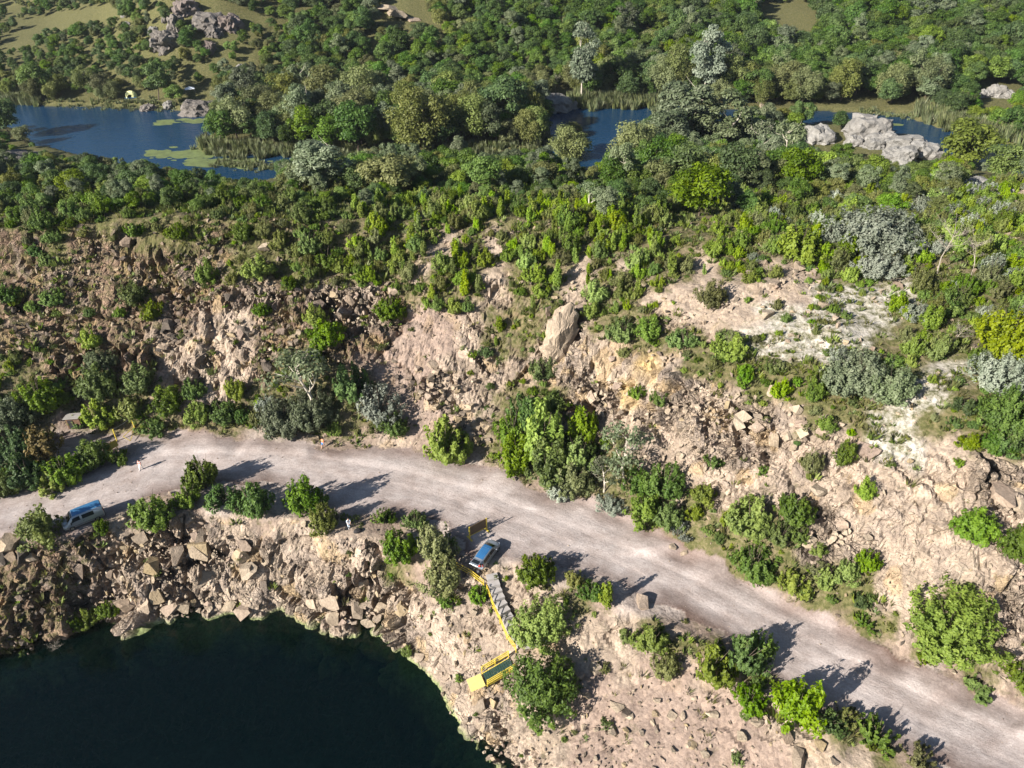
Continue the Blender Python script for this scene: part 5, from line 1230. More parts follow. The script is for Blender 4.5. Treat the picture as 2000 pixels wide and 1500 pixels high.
# ------------------------------------------------------------------ vehicles
M['silver_paint'] = plain('silver_paint', (.30, .33, .37), .3, .5, .03)
M['sky_reflection'] = plain('roof_sky_reflection', (.05, .17, .33), .3, .3, .12, 1.5)  # silver van roof: blue of the reflected sky put into the colour
M['roof_glass'] = plain('glass_sky_reflection', (.03, .12, .27), .08, .1, .1, 1.5)  # car roof glass, with the reflected blue sky as its colour
M['dark_glass'] = plain('dark_glass', (.012, .015, .018), .06, 0, .05)
M['tyre'] = plain('tyre', (.02, .02, .02), .9)
M['rim'] = plain('rim', (.45, .45, .46), .35, .9)
M['black'] = plain('black_plastic', (.025, .025, .027), .6)
M['headlamp'] = plain('headlamp', (.75, .76, .78), .12, .3)
M['tail_red'] = plain('tail_lamp', (.35, .02, .02), .25)
M['yellow_paint'] = plain('yellow_paint', (.56, .42, .05), .55, 0, .25, 2)
M['pale_yellow'] = plain('sunlit_yellow_board', (.66, .54, .17), .6, 0, .08, 3)
M['brown_board'] = plain('brown_board', (.135, .085, .045), .75, 0, .2, 4)
M['ochre_board'] = plain('ochre_board', (.45, .30, .03), .6, 0, .12, 3)
M['wood'] = plain('weathered_wood', (.15, .085, .05), .85, 0, .25, 5)
M['grey_roof'] = plain('grey_roofing', (.30, .28, .26), .8, 0, .15, 3)
M['concrete'] = plain('concrete', (.34, .315, .30), .9, 0, .15, 1.5)
M['white_board'] = plain('white_board', (.78, .80, .82), .5, 0, .04)
M['green_step'] = plain('green_step', (.022, .055, .045), .6, 0, .15, 3)
M['steel'] = plain('steel', (.22, .21, .20), .5, .8)
M['skin'] = plain('skin', (.55, .33, .23), .6)
M['hair'] = plain('hair', (.035, .022, .015), .7)
def cloth(name, c): M[name] = plain(name, c, .85, 0, .12, 9)
cloth('cloth_pink', (.62, .30, .28)); cloth('cloth_white', (.78, .76, .74)); cloth('cloth_orange', (.75, .22, .10)); cloth('cloth_blue', (.08, .22, .48)); cloth('cloth_pale_blue', (.50, .60, .72)); cloth('cloth_red', (.55, .06, .05)); cloth('bag_black', (.018, .016, .018)); cloth('tent_cloth', (.80, .78, .36)); cloth('bag_tan', (.60, .42, .32))

class Loft:
    """vehicle body: cross-sections along x (front = +x); each station (x, zb, zbelt, ztop, w, wtop)"""
    def __init__(s, st): s.st = np.array(st, float)
    def ring(s, x):
        a = s.st; zb, zbelt, zt_, w, wt = [np.interp(x, a[:, 0], a[:, k]) for k in range(1, 6)]
        return np.array([(0, zb), (w * .86, zb), (w * .985, zb + .14), (w, (zb + zbelt) / 2), (w * .985, zbelt), (wt + (w - wt) * .12, zt_ - .10), (wt * .90, zt_ - .02), (wt * .5, zt_ + .02), (0, zt_ + .025)])
    def pt(s, x, t):                          # t along the half ring, sign for side
        r = s.ring(x); i = min(int(abs(t)), 7); f = abs(t) - i
        p = r[i] * (1 - f) + r[i + 1] * f
        return np.array([x, p[0] * (1 if t >= 0 else -1), p[1]])
    def body(s, mt, n=40):
        xs = np.unique(np.concatenate([np.linspace(s.st[0, 0], s.st[-1, 0], n), s.st[:, 0]])); bm = bmesh.new(); rows = []
        for x in xs:
            r = s.ring(x); full = [(x, p[0], p[1]) for p in r] + [(x, -p[0], p[1]) for p in r[-2:0:-1]]
            rows.append([bm.verts.new(p) for p in full])
        k = len(rows[0])
        for a, b in zip(rows, rows[1:]):
            for q in range(k): bm.faces.new((a[q], a[(q + 1) % k], b[(q + 1) % k], b[q]))
        bm.faces.new(rows[0]); bm.faces.new(rows[-1][::-1])
        return bm_mesh(bm, 'body', mt, True)
    def patch(s, x0, x1, t0, t1, mt, off=.012, nx=6, nt=6, x0b=None, x1b=None):
        """panel lying just proud of the body; x0b, x1b shift the edge at t1"""
        bm = bmesh.new(); g = []
        for i in range(nx + 1):
            row = []
            for j in range(nt + 1):
                f = j / nt; t = t0 + (t1 - t0) * f
                a = x0 + ((x0b if x0b is not None else x0) - x0) * f; b = x1 + ((x1b if x1b is not None else x1) - x1) * f
                x = a + (b - a) * i / nx; e = .02
                p = s.pt(x, t); du = s.pt(x + e, t) - s.pt(x - e, t); dv = s.pt(x, t + e if abs(t) < 7.9 else t) - s.pt(x, t - e)
                n = np.cross(du, dv); n /= np.linalg.norm(n) + 1e-9
                c = np.array([x, 0, s.ring(x)[4][1] * .8]); n *= np.sign(n @ (p - c)) or 1
                row.append(bm.verts.new(p + n * off))
            g.append(row)
        for i in range(nx):
            for j in range(nt): bm.faces.new((g[i][j], g[i+1][j], g[i+1][j+1], g[i][j+1]))
        return bm_mesh(bm, 'panel', mt, True)
def wheel(parent, x, y, r, w=.2):
    bm = bmesh.new(); sgn = 1 if y > 0 else -1
    prof = [(r * .62, -w / 2), (r * .95, -w / 2), (r, -w * .3), (r, w * .3), (r * .95, w / 2), (r * .62, w / 2)]
    rings = [[bm.verts.new((math.cos(a) * pr, py, math.sin(a) * pr)) for pr, py in prof] for a in np.linspace(0, 2 * math.pi, 21)[:-1]]
    for a, b in zip(rings, rings[1:] + rings[:1]):
        for q in range(6): bm.faces.new((a[q], a[(q + 1) % 6], b[(q + 1) % 6], b[q]))
    t = obj('wheel', bm_mesh(bm, 'tyre', M['tyre'], True), parent, (x, y, r))
    bm = bmesh.new(); bmesh.ops.create_cone(bm, cap_ends=True, segments=16, radius1=r * .64, radius2=r * .5, depth=.06, matrix=Matrix.Translation((0, sgn * w * .35, 0)) @ Matrix.Rotation(-sgn * math.pi / 2, 4, 'X'))
    obj('rim', bm_mesh(bm, 'rim', M['rim']), t)
def boxobj(name, mt, parent, c, s, rz=0, bev=.0):
    bm = bmesh.new(); box(bm, c, s, rz)
    if bev: bmesh.ops.bevel(bm, geom=bm.edges[:], offset=bev, segments=2, affect='EDGES')
    return obj(name, bm_mesh(bm, name, mt), parent)

def heading(p, q): return math.atan2(q[1] - p[1], q[0] - p[0])
def settle(q, rz, half):                      # pitch/roll to the ground
    f = np.array([math.cos(rz), math.sin(rz)]); l = np.array([-f[1], f[0]])
    zf, zb = zt(*(q[:2] + f * half)), zt(*(q[:2] - f * half)); zl, zr = zt(*(q[:2] + l * .8)), zt(*(q[:2] - l * .8))
    return (math.atan2(zl - zr, 1.6), -math.atan2(zf - zb, 2 * half), rz), (zf + zb + zl + zr) / 4

VS = 0.79                                     # the place is built at about 4/5 of life size
# the van
q = hit(166, 1020); rz = heading((0, 0), (-.80, -.60)); rot, zz = settle(q, rz, 1.5)
van = tag(empty('van', (q[0], q[1], zz + .02)), 'silver passenger van with dark windows parked at the left on the gravel road', 'van'); van.rotation_euler = rot; van.scale = (VS, VS, VS)
L1 = Loft([(-2.40,.42,1.10,1.86,.86,.70),(-2.34,.32,1.10,1.92,.93,.76),(-2.0,.28,1.10,1.96,.95,.80),(.6,.28,1.10,1.97,.95,.80),(1.0,.28,1.08,1.93,.95,.79),(1.25,.28,1.05,1.80,.95,.78),(1.75,.28,.98,1.26,.94,.80),(1.85,.28,.93,1.14,.93,.80),(2.2,.30,.84,1.00,.88,.74),(2.36,.34,.74,.86,.80,.66),(2.42,.42,.62,.70,.70,.56)])
obj('body', L1.body(M['silver_paint']), van)
obj('windscreen', L1.patch(1.06, 1.72, -7.99, 7.99, M['dark_glass'], .015, 8, 14) if False else L1.patch(1.08, 1.70, 6.0, 7.99, M['dark_glass'], .02, 8, 6), van)
obj('windscreen', L1.patch(1.08, 1.70, -6.0, -7.99, M['dark_glass'], .02, 8, 6), van)
for sg in (1, -1):
    obj('front_window', L1.patch(.30, 1.40, sg * 4.12, sg * 4.85, M['dark_glass'], .012, 6, 4, .32, 1.12), van)
    obj('rear_side_window', L1.patch(-1.30, .08, sg * 4.12, sg * 4.85, M['dark_glass'], .012, 6, 4), van)
    d = obj('sliding_door', L1.patch(-1.42, .16, sg * 2.2, sg * 4.0, M['silver_paint'], .008), van)
    boxobj('door_handle', M['black'], d, (-.0, sg * .965, .95), (.16, .03, .04))
    obj('trim_strip', L1.patch(-2.2, 1.3, sg * 2.45, sg * 2.7, M['black'], .014, 10, 2), van)
    boxobj('mirror', M['black'], van, (1.42, sg * 1.08, 1.18), (.12, .2, .26), 0, .03)
    boxobj('headlight', M['headlamp'], van, (2.24, sg * .66, .80), (.2, .28, .18), sg * -.35, .04)
    boxobj('tail_light', M['tail_red'], van, (-2.37, sg * .80, 1.25), (.06, .12, .5), 0, .01)
    for x in (1.5, -1.45): wheel(van, x, sg * .86, .33, .22)
    obj('roof', L1.patch(-2.3, 1.0, sg * 5.9, sg * 7.99, M['sky_reflection'], .010, 10, 4), van)
boxobj('front_bumper', M['black'], van, (2.36, 0, .42), (.2, 1.5, .22), 0, .05)
boxobj('rear_bumper', M['black'], van, (-2.42, 0, .45), (.14, 1.7, .22), 0, .04)
obj('rear_window', L1.patch(-2.395, -2.36, 6, 7.9, M['dark_glass'], .01, 1, 3), van)

# the hatchback with its tailgate up
q = hit(951, 1086); rz = heading((0, 0), (.50, .87)); rot, zz = settle(q, rz, 1.3)
car = tag(empty('car', (q[0], q[1], zz + .02)), 'silver hatchback car with its tailgate open beside the brown sign board', 'car'); car.rotation_euler = rot; car.scale = (VS, VS, VS)
L2 = Loft([(-2.05,.40,.80,1.05,.74,.60),(-2.0,.30,.90,1.34,.82,.58),(-1.75,.26,.92,1.47,.86,.60),(-.9,.24,.92,1.53,.87,.61),(.1,.24,.92,1.52,.87,.61),(.55,.24,.92,1.42,.87,.62),(1.15,.24,.90,1.04,.87,.70),(1.3,.24,.87,.97,.86,.72),(1.8,.26,.76,.84,.80,.66),(2.02,.30,.64,.70,.70,.56),(2.1,.38,.52,.58,.58,.46)])
obj('body', L2.body(M['silver_paint']), car)
for sg in (1, -1):
    obj('windscreen', L2.patch(.62, 1.12, sg * 6.0, sg * 7.99, M['dark_glass'], .02, 8, 6), car)
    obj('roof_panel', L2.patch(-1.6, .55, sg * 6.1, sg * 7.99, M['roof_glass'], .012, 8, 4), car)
    obj('front_window', L2.patch(-.35, .80, sg * 4.12, sg * 4.9, M['dark_glass'], .012, 6, 4, -.35, .55), car)
    obj('rear_side_window', L2.patch(-1.7, -.42, sg * 4.12, sg * 4.9, M['dark_glass'], .012, 6, 4, -1.55, -.42), car)
    for x0, x1 in ((-.38, .78), (-1.3, -.42)):
        d = obj('door', L2.patch(x0, x1, sg * 2.2, sg * 4.0, M['silver_paint'], .008), car); boxobj('door_handle', M['black'], d, (x0 + .15, sg * .885, .80), (.14, .03, .035))
    boxobj('mirror', M['silver_paint'], car, (.78, sg * .97, .98), (.1, .18, .13), 0, .03)
    boxobj('headlight', M['headlamp'], car, (1.88, sg * .60, .66), (.26, .24, .13), sg * -.4, .03)
    boxobj('tail_light', M['tail_red'], car, (-2.0, sg * .73, 1.0), (.10, .14, .46), 0, .02)
    for x in (1.3, -1.3): wheel(car, x, sg * .78, .30, .2)
boxobj('front_bumper', M['silver_paint'], car, (2.04, 0, .38), (.16, 1.3, .2), 0, .05)
boxobj('rear_bumper', M['silver_paint'], car, (-2.10, 0, .45), (.2, 1.5, .28), 0, .05)
boxobj('boot_opening', M['black'], car, (-2.045, 0, .98), (.10, 1.16, .66), 0, .02)
bm = bmesh.new(); box(bm, (-.50, 0, 0), (1.0, 1.16, .05)); bmesh.ops.bevel(bm, geom=bm.edges[:], offset=.02, segments=1, affect='EDGES')
tg = obj('tailgate', bm_mesh(bm, 'tailgate', M['silver_paint']), car, (-1.85, 0, 1.50)); tg.rotation_euler = (0, .12, 0)
bm = bmesh.new(); box(bm, (-.42, 0, .03), (.55, .95, .012)); obj('tailgate_window', bm_mesh(bm, 'tailgate_window', M['dark_glass']), tg)
# luggage standing in and by the open boot
Mc = Matrix.Translation(car.location) @ car.rotation_euler.to_matrix().to_4x4() @ Matrix.Diagonal((VS, VS, VS, 1))
def lug(name, c, s, mt, lab, cat):
    bm = bmesh.new(); box(bm, (0, 0, 0), s); bmesh.ops.bevel(bm, geom=bm.edges[:], offset=min(s) * .3, segments=2, affect='EDGES')
    o = obj(name, bm_mesh(bm, name, mt, True)); o.matrix_world = Mc @ Matrix.Translation(c); return tag(o, lab, cat)
lug('bag', (-2.14, -.30, .86), (.24, .40, .40), M['cloth_red'], 'red bag in the open boot of the silver car', 'bag')
lug('bag', (-2.14, .22, .82), (.24, .34, .34), M['bag_tan'], 'pale tan bag in the open boot of the silver car', 'bag')
lug('box', (-2.45, -.35, .18), (.40, .5, .34), M['black'], 'dark box on the ground behind the open boot', 'box')

# ------------------------------------------------------------------ sign boards, gate, shed
pa, pb = hit(920, 1053), hit(948, 1037); sgn = tag(empty('sign_board', (*((pa + pb) / 2)[:2], zt(*((pa + pb) / 2)[:2])), heading(pa, pb), (1, 1, .82)), 'brown-backed information board on two yellow posts beside the silver car', 'sign')
wd = max(1.9, float(np.linalg.norm(pb[:2] - pa[:2])))
boxobj('panel', M['brown_board'], sgn, (0, 0, 1.25), (wd, .06, 1.35))
for sx in (-1, 1):
    p_ = boxobj('post', M['yellow_paint'], sgn, (sx * (wd / 2 + .06), 0, .95), (.11, .11, 2.0)); boxobj('foot', M['yellow_paint'], p_, (sx * (wd / 2 + .06), 0, .04), (.14, .9, .10))
boxobj('lower_rail', M['yellow_paint'], sgn, (0, 0, .50), (wd - .02, .08, .10))
# gate
g1, g2 = hit(229, 862), hit(265, 838); gate = tag(empty('barrier_gate', (*g1[:2], g1[2]), heading(g1, g2), (1, 1, .8)), 'yellow barrier gate with two tall posts across the side track', 'gate')
gl = float(np.linalg.norm(g2[:2] - g1[:2]))
bm = bmesh.new(); tube(bm, [(0, 0, -.2), (0, 0, 2.1)], [.07, .07], 8); obj('post', bm_mesh(bm, 'post', M['yellow_paint']), gate)
bm = bmesh.new(); tube(bm, [(gl, 0, -.2), (gl - .1, 0, 2.6)], [.08, .08], 8); obj('post', bm_mesh(bm, 'post', M['yellow_paint']), gate)
bm = bmesh.new(); tube(bm, [(0, 0, 2.08), (gl * .5, 0, 2.2), (gl - .1, 0, 2.55)], [.02] * 3, 4); obj('cable', bm_mesh(bm, 'cable', M['steel']), gate)
for a, b in (((gl - .1, -.15, 1.1), (.5, -.9, 1.0)), ((gl - .1, -.15, .9), (.9, -1.5, .35)), ((.5, -.9, 1.0), (.9, -1.5, .35))):
    bm = bmesh.new(); tube(bm, [a, b], [.04, .04], 6); obj('gate_bar', bm_mesh(bm, 'gate_bar', M['yellow_paint']), gate)
bm = bmesh.new(); bmesh.ops.create_cone(bm, cap_ends=True, segments=14, radius1=.28, radius2=.28, depth=.16, matrix=Matrix.Translation((gl + .25, 0, .9)) @ Matrix.Rotation(math.pi / 2, 4, 'X')); obj('counterweight', bm_mesh(bm, 'counterweight', M['wood']), gate)
b1, b2 = hit(209, 893), hit(233, 876); yb = tag(empty('notice_board', (*b1[:2], b1[2]), heading(b1, b2)), 'low tilted ochre-yellow notice board beside the barrier gate', 'sign')
bl_ = float(np.linalg.norm(b2[:2] - b1[:2]))
o = boxobj('panel', M['ochre_board'], yb, (0, 0, 0), (bl_, .05, .75)); o.location = (bl_ / 2, 0, .95); o.rotation_euler = (-.35, 0, 0)
for sx in (.15, bl_ - .15): boxobj('post', M['yellow_paint'], yb, (sx, .06, .45), (.07, .07, .95))
# shed
q = hit(150, 834); sh = tag(empty('shed', tuple(q), .12, .74), 'small brown wooden shed with a grey lean-to roof in the thicket by the gate', 'shed')
for k in range(10):
    x = -.9 + k * .2; boxobj('plank', M['wood'], sh, (x + .1, -.7 + .006 * (k % 3), .95), (.185, .035, 1.9))
for sx in (-1, 1):
    for k in range(6): boxobj('plank', M['wood'], sh, (sx * .9, -.58 + k * .232, .92), (.035, .21, 1.85))
boxobj('back_wall', M['wood'], sh, (0, .72, .85), (1.75, .03, 1.7))
d_ = boxobj('door', M['black'], sh, (-.28, -.735, .85), (.75, .03, 1.6)); boxobj('door_handle', M['steel'], d_, (-.0, -.77, .85), (.04, .05, .14))
o = boxobj('roof', M['grey_roof'], sh, (0, 0, 0), (2.3, 1.9, .07)); o.location = (0, -.03, 1.93); o.rotation_euler = (-.12, 0, .0)

# ------------------------------------------------------------------ concrete steps, handrails and the yellow gangway
pth = [hit(u, v) for u, v in [(960,1122),(966,1150),(978,1180),(990,1208),(1004,1238),(1020,1262)]]
steps = tag(empty('footpath_steps', tuple(pth[0])), 'grey concrete steps running down the bank beside the yellow handrail', 'steps')
c0 = np.array(pth); ns_ = 11
seg = np.linalg.norm(np.diff(c0, axis=0), axis=1); cum = np.concatenate([[0], np.cumsum(seg)])
for k in range(ns_):
    t = cum[-1] * (k + .5) / ns_; p = np.array([np.interp(t, cum, c0[:, a]) for a in range(3)]); p2 = np.array([np.interp(t + .3, cum, c0[:, a]) for a in range(3)])
    hd = heading(p, p2); gz = max(zt(*p[:2]), p[2])
    boxobj('step', M['concrete'], steps, (0, 0, 0), (cum[-1] / ns_ * 1.0, 1.05, .34)).matrix_local = Matrix.Translation(Vector(p) - Vector(pth[0]) + Vector((0, 0, gz - p[2] - .03))) @ Matrix.Rotation(hd, 4, 'Z')
def handrail(name, base, label, h=.85, rails=(1.0, .62, .28), w=.055, closer=1.0):
    base = [np.array(b) for b in base]; r = tag(empty(name, tuple(base[0])), label, 'handrail')
    o0 = Vector(base[0]); P3 = [Vector(b) - o0 for b in base]
    L = [0]
    for a, b in zip(P3, P3[1:]): L.append(L[-1] + (b - a).length)
    n = max(2, int(round(L[-1] / 1.5)) + 1)
    for k in range(n):
        t = L[-1] * k / (n - 1); j = max(0, min(len(P3) - 2, int(np.searchsorted(L, t)) - 1)); f = (t - L[j]) / (L[j+1] - L[j]); p = P3[j].lerp(P3[j+1], f)
        bm = bmesh.new(); box(bm, p + Vector((0, 0, h / 2 - .15)), (w, w, h + .3)); obj('post', bm_mesh(bm, 'post', M['yellow_paint']), r)
    for hh in rails:
        for a, b in zip(P3, P3[1:]):
            bm = bmesh.new(); bar(bm, a + Vector((0, 0, hh * h)), b + Vector((0, 0, hh * h)), w * .8, w * 1.2); obj('rail', bm_mesh(bm, 'rail', M['yellow_paint']), r)
    return r
def offs(p, q, d): 
    e = (q - p)[:2]; e = e / np.linalg.norm(e); return np.array([-e[1], e[0]]) * d
left = []
for k, p in enumerate(pth[1:]):
    e = offs(pth[k], p, -.75); a = p.copy(); a[:2] += e; a[2] = max(zt(*a[:2]), p[2] - .3); left.append(a)
handrail('handrail', left, 'long yellow handrail running down beside the concrete steps')
handrail('handrail', [hit(893, 1112), hit(920, 1128), hit(945, 1148)], 'short yellow handrail just below the silver car', .85)
A3, B3 = hit(1000, 1300), hit(946, 1340); A3 = A3 + (0, 0, .3); B3 = np.array([B3[0], B3[1], min(A3[2] - .9, B3[2] + 1.3)])
dirg = (B3 - A3); Lg = float(np.linalg.norm(dirg)); gw = tag(empty('gangway', tuple(A3)), 'yellow railed gangway with dark green treads leading out over the lake bank', 'gangway')
rzg = heading(A3, B3); slope_g = (B3[2] - A3[2]) / float(np.linalg.norm(dirg[:2])); Lh = float(np.linalg.norm(dirg[:2])); gw.rotation_euler = (0, 0, rzg)
for k in range(int(Lh / .2)):
    x = .1 + k * .2; boxobj('tread', M['green_step'], gw, (x, 0, slope_g * x), (.165, 1.2, .05))
for sy in (-1, 1):
    bm = bmesh.new(); bar(bm, (0, sy * .63, -.08), (Lh, sy * .63, slope_g * Lh - .08), .06, .16); obj('stringer', bm_mesh(bm, 'stringer', M['yellow_paint']), gw)
    for x in (.05, Lh * .5, Lh - .05): boxobj('post', M['yellow_paint'], gw, (x, sy * .68, slope_g * x + .36), (.06, .06, 1.0))
    for hh in (.32, .58, .84):
        bm = bmesh.new(); bar(bm, (0, sy * .74, hh), (Lh, sy * .74, slope_g * Lh + hh), .045, .10); obj('rail', bm_mesh(bm, 'rail', M['yellow_paint']), gw)
zE = slope_g * Lh
o = boxobj('end_board', M['pale_yellow'], gw, (0, 0, 0), (1.35, 1.3, .05)); o.location = (Lh + .78, 0, zE - .02); o.rotation_euler = (0, .10, 0)
for sy in (-1, 1):
    bm = bmesh.new(); bar(bm, (Lh - .1, sy * .55, zE - .1), (Lh - .5, sy * .8, zE - 2.6), .07); obj('support_leg', bm_mesh(bm, 'support_leg', M['steel']), gw)
q = hit(1066, 1256); o = boxobj('board', M['white_board'], None, (0, 0, 0), (.75, .6, .05)); o.location = (q[0], q[1], q[2] + .28); o.rotation_euler = (.12, -.1, .6); tag(o, 'small white board lying beside the lower end of the steps', 'board')
q = hit(1040, 1258)
o = boxobj('concrete_slab', M['concrete'], None, (0, 0, 0), (1.5, 1.1, .14)); o.location = (q[0], q[1], q[2] + .12); o.rotation_euler = (0, 0, .2); tag(o, 'grey concrete slab between the steps and the white board', 'slab')

# ------------------------------------------------------------------ tent and white things on the far bank
q = hit(257, 190); bm = bmesh.new(); rows = []
for i in range(9):
    a = math.pi * i / 8; rows.append([bm.verts.new((1.25 * math.cos(a) * (1 - .35 * abs(j)), .95 * j, 1.35 * math.sin(a) ** .8 * (1 - .45 * j * j))) for j in np.linspace(-1, 1, 7)])
for a, b in zip(rows, rows[1:]):
    for k in range(6): bm.faces.new((a[k], a[k+1], b[k+1], b[k]))
tent = tag(empty('tent', tuple(q), .3, 1.3), 'pale yellow dome tent on the far bank of the left pool', 'tent'); me = bm_mesh(bm, 'canopy', M['tent_cloth']); obj('canopy', me, tent)
boxobj('door_flap', M['tent_cloth'], tent, (.35, -.80, .45), (.5, .03, .7)); boxobj('groundsheet', M['cloth_blue'], tent, (0, 0, .02), (2.6, 2.0, .03))
for u, v, w, lab in ((311, 166, 1.0, 'small white awning under the dark tree beside the tent'), (373, 181, 1.3, 'white awning half hidden by a bush on the far bank')):
    q = hit(u, v + 4); t_ = tag(empty('awning', tuple(q), .4), lab, 'awning')
    bm = bmesh.new(); vs = [bm.verts.new(c) for c in ((-w, -w*.7, 1.3), (w, -w*.7, 1.4), (w, w*.7, 1.5), (-w, w*.7, 1.4), (0, 0, 1.95))]
    for a, b in ((0,1),(1,2),(2,3),(3,0)): bm.faces.new((vs[a], vs[b], vs[4]))
    obj('canopy', bm_mesh(bm, 'canopy', M['white_board']), t_)
    for sx in (-1, 1):
        for sy in (-1, 1): boxobj('pole', M['steel'], t_, (sx * w * .98, sy * w * .68, .68), (.05, .05, 1.36))
# black bag by the cliff edge
q = hit(697, 1040); bm = bmesh.new(); bmesh.ops.create_icosphere(bm, subdivisions=3, radius=1.0)
for v in bm.verts:
    c = v.co.copy(); v.co = Vector((c.x * .58 * (1 - .28 * c.x), c.y * .34 * (1 - .45 * c.x), max(c.z, -.55) * .30 + .03 * math.sin(c.x * 9) * c.z))
o = tag(obj('bag', bm_mesh(bm, 'bag', M['bag_black'], True)), 'black drop-shaped bag on the ground near the person in light blue', 'bag'); o.location = (q[0], q[1], q[2] + .15); o.rotation_euler = (0, 0, 3.7); o.scale = (VS, VS, VS)

# ------------------------------------------------------------------ people
def skin(name, joints, edges, mt, parent, sub=2):
    """one continuous figure grown round joints {name: (pos, radius)}"""
    names = list(joints); ix = {n: i for i, n in enumerate(names)}
    me = bpy.data.meshes.new(name); me.from_pydata([joints[n][0] for n in names], [(ix[a], ix[b]) for a, b in edges], []); me.materials.append(mt)
    o = obj(name, me, parent)
    md = o.modifiers.new('skin', 'SKIN'); md.use_smooth_shade = True
    sv = me.skin_vertices[0].data
    for n in names:
        r = joints[n][1]; sv[ix[n]].radius = (r, r) if not hasattr(r, '__len__') else r
    for s_ in sv: s_.use_root = False
    sv[0].use_root = True
    ss = o.modifiers.new('subdivision', 'SUBSURF'); ss.levels = sub; ss.render_levels = sub
    return o
def person(u, v, rz, label, J, top, bottom, top_mat, bottom_mat, hair=True, shorts=False, scale=VS):
    q = hit(u, v); r = tag(empty('person', (q[0], q[1], q[2]), rz, scale), label, 'person')
    E = [('pelvis','spine'),('spine','chest'),('chest','neck'),('neck','chin'),('chin','head'),('head','crown')]
    for s_ in 'LR': E += [('chest','sh'+s_),('sh'+s_,'el'+s_),('el'+s_,'wr'+s_),('wr'+s_,'palm'+s_),('pelvis','hip'+s_),('hip'+s_,'kn'+s_),('kn'+s_,'an'+s_),('an'+s_,'toe'+s_)]
    R = {'pelvis':(.13,.10),'spine':(.125,.09),'chest':(.145,.10),'neck':.052,'chin':.068,'head':.098,'crown':.075}
    for s_ in 'LR': R.update({'sh'+s_:.062,'el'+s_:.042,'wr'+s_:.030,'palm'+s_:.034,'hip'+s_:.088,'kn'+s_:.058,'an'+s_:.040,'toe'+s_:.034})
    jj = {n: (J[n], R[n]) for n in ['pelvis','spine','chest','neck','chin','head','crown'] + [a + s_ for s_ in 'LR' for a in ('sh','el','wr','palm','hip','kn','an','toe')]}
    for s_ in 'LR':                            # five fingers each
        w_, p_ = Vector(J['wr'+s_]), Vector(J['palm'+s_]); d = (p_ - w_).normalized(); sd = d.cross(Vector((0, 1, 0))).normalized() if abs(d.y) < .9 else d.cross(Vector((1, 0, 0))).normalized()
        fr = d.cross(sd)
        for k, (o_, ln) in enumerate(((-.027,.075),(-.009,.085),(.009,.08),(.027,.062))):
            a = p_ + sd * o_ + d * .03; b = a + d * ln * .55 + fr * .008; c = b + d * ln * .45 + fr * .022
            for t_, pt_, rr in (('a', a, .0095), ('b', b, .009), ('c', c, .008)): jj['f%s%d%s' % (s_, k, t_)] = (tuple(pt_), rr)
            E += [('palm'+s_, 'f%s%da' % (s_, k)), ('f%s%da' % (s_, k), 'f%s%db' % (s_, k)), ('f%s%db' % (s_, k), 'f%s%dc' % (s_, k))]
        a = w_.lerp(p_, .55) - sd * .045; b = a + d * .045 - sd * .012
        jj['t%sa' % s_] = (tuple(a), .011); jj['t%sb' % s_] = (tuple(b), .009); E += [('palm'+s_, 't%sa' % s_), ('t%sa' % s_, 't%sb' % s_)]
    body = skin('body', jj, E, M['skin'], r)
    def grow(names, extra, edges, mt, nm):
        g = {n: (J[n] if n in J else None, tuple(np.atleast_1d(R[n]) + extra) if hasattr(R[n], '__len__') else R[n] + extra) for n in names}
        return skin(nm, g, edges, mt, r)
    if top: grow(['chest','pelvis','spine','shL','shR','elL','elR'], .028, [('pelvis','spine'),('spine','chest'),('chest','shL'),('chest','shR'),('shL','elL'),('shR','elR')], top_mat, 'shirt')
    lg = ['pelvis','hipL','hipR','knL','knR'] + ([] if shorts else ['anL','anR'])
    grow(lg, .03, [('pelvis','hipL'),('pelvis','hipR'),('hipL','knL'),('hipR','knR')] + ([] if shorts else [('knL','anL'),('knR','anR')]), bottom_mat, 'shorts' if shorts else 'trousers')
    hd, cr = Vector(J['head']), Vector(J['crown']); bm = bmesh.new(); bmesh.ops.create_icosphere(bm, subdivisions=3, radius=.118)
    fw = Vector((0, 1, 0))
    for vt in list(bm.verts):
        if vt.co.y > .03 and vt.co.z < .055 or vt.co.z < -.06: bm.verts.remove(vt)
    obj('hair', bm_mesh(bm, 'hair', M['hair'], True), r, tuple(hd.lerp(cr, .45)))
    bm = bmesh.new()
    for sx in (-1, 1): bmesh.ops.create_icosphere(bm, subdivisions=1, radius=.014, matrix=Matrix.Translation(hd + Vector((sx * .034, .088, .012))))
    obj('eyes', bm_mesh(bm, 'eyes', M['black']), r)
    bm = bmesh.new(); tube(bm, [hd + Vector((0, .088, .015)), hd + Vector((0, .118, -.022)), hd + Vector((0, .092, -.03))], [.010, .016, .008], 6); obj('nose', bm_mesh(bm, 'nose', M['skin'], True), r)
    bm = bmesh.new(); box(bm, hd + Vector((0, .093, -.055)), (.05, .012, .012)); obj('mouth', bm_mesh(bm, 'mouth', M['cloth_red']), r)
    for s_ in 'LR':
        t_ = Vector(J['toe'+s_]); a_ = Vector(J['an'+s_]); bm = bmesh.new(); tube(bm, [a_ + Vector((0, -.05, -.03)), t_.lerp(a_, .4) + Vector((0, 0, -.01)), t_ + Vector((0, .04, -.005))], [.05, .052, .03], 8); obj('shoe', bm_mesh(bm, 'shoe', M['cloth_white'] if not shorts else M['skin'], True), r)
    return r
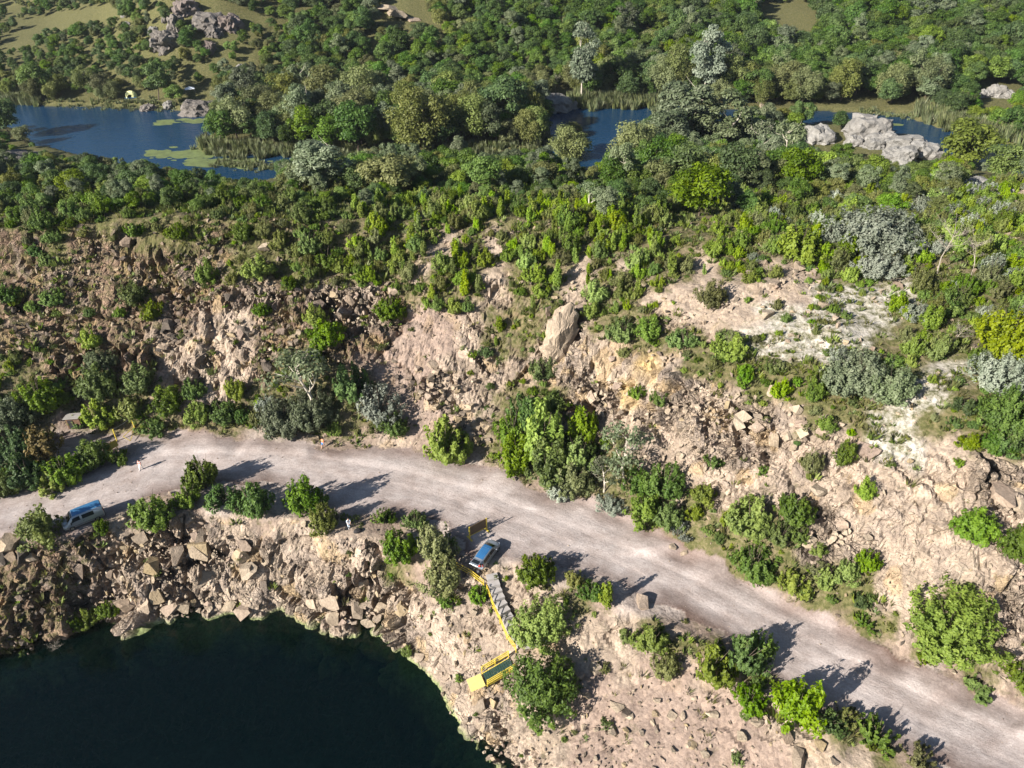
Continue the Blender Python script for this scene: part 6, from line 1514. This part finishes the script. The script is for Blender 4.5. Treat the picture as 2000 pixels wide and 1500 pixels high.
def stand(lean=0.0, stride=.18, arms='down'):
    J = {'pelvis':(0,0,.93),'spine':(0,.02+lean*.25,1.12),'chest':(0,.02+lean*.6,1.33),'neck':(0,.03+lean*.85,1.48),'chin':(0,.06+lean,1.55),'head':(0,.06+lean*1.05,1.63),'crown':(0,.04+lean*1.1,1.71)}
    for s_, sx in (('L', -1), ('R', 1)):
        st = stride * sx
        J.update({'hip'+s_:(sx*.09,0,.88),'kn'+s_:(sx*.10,st*.55+.03,.48),'an'+s_:(sx*.10,st,.08),'toe'+s_:(sx*.115,st+.15,.035),'sh'+s_:(sx*.175,.02+lean*.65,1.40)})
        if arms == 'carry' and s_ == 'R': J.update({'elR':(.25,.02+lean*.6,1.14),'wrR':(.14,.24+lean*.6,1.12),'palmR':(.08,.29+lean*.6,1.13)})
        elif arms == 'front': J.update({'el'+s_:(sx*.24,.12+lean*.7,1.14),'wr'+s_:(sx*.14,.34+lean*.8,1.06),'palm'+s_:(sx*.11,.42+lean*.8,1.05)})
        elif arms == 'hips': J.update({'el'+s_:(sx*.38,-.06+lean*.5,1.16),'wr'+s_:(sx*.22,.06+lean*.3,1.00),'palm'+s_:(sx*.17,.10+lean*.3,.98)})
        else: J.update({'el'+s_:(sx*.23,.0-st*.3+lean*.6,1.12),'wr'+s_:(sx*.25,.08-st*.8+lean*.6,.88),'palm'+s_:(sx*.25,.11-st*.9+lean*.6,.80)})
    return J
p1 = person(277, 918, 2.9, 'person in a pink top and white trousers walking on the road near the barrier gate', stand(.02, .22, 'carry'), True, True, M['cloth_pink'], M['cloth_white'])
p2 = person(632, 876, -.5, 'person in an orange top and blue shorts walking on the far side of the road', stand(.03, .24, 'down'), True, True, M['cloth_orange'], M['cloth_blue'], True, True)
p3 = person(682, 1031, -2.6, 'person in light blue clothes standing in the shade of a shrub at the cliff top', stand(.10, .10, 'front'), True, True, M['cloth_pale_blue'], M['cloth_pale_blue'])

# ------------------------------------------------------------------ the air
m = bpy.data.materials.new('haze_air'); m.use_nodes = True; nt = m.node_tree; nt.nodes.clear()
pv = nt.nodes.new('ShaderNodeVolumePrincipled'); pv.inputs['Density'].default_value = 0.00007; pv.inputs['Color'].default_value = (.80, .88, 1.0, 1); pv.inputs['Anisotropy'].default_value = 0.2
mo = nt.nodes.new('ShaderNodeOutputMaterial'); nt.links.new(pv.outputs[0], mo.inputs['Volume'])
bm = bmesh.new(); box(bm, (0, 640, 25), (1300, 1480, 100))
tag(obj('haze', bm_mesh(bm, 'haze', m)), kind='stuff')
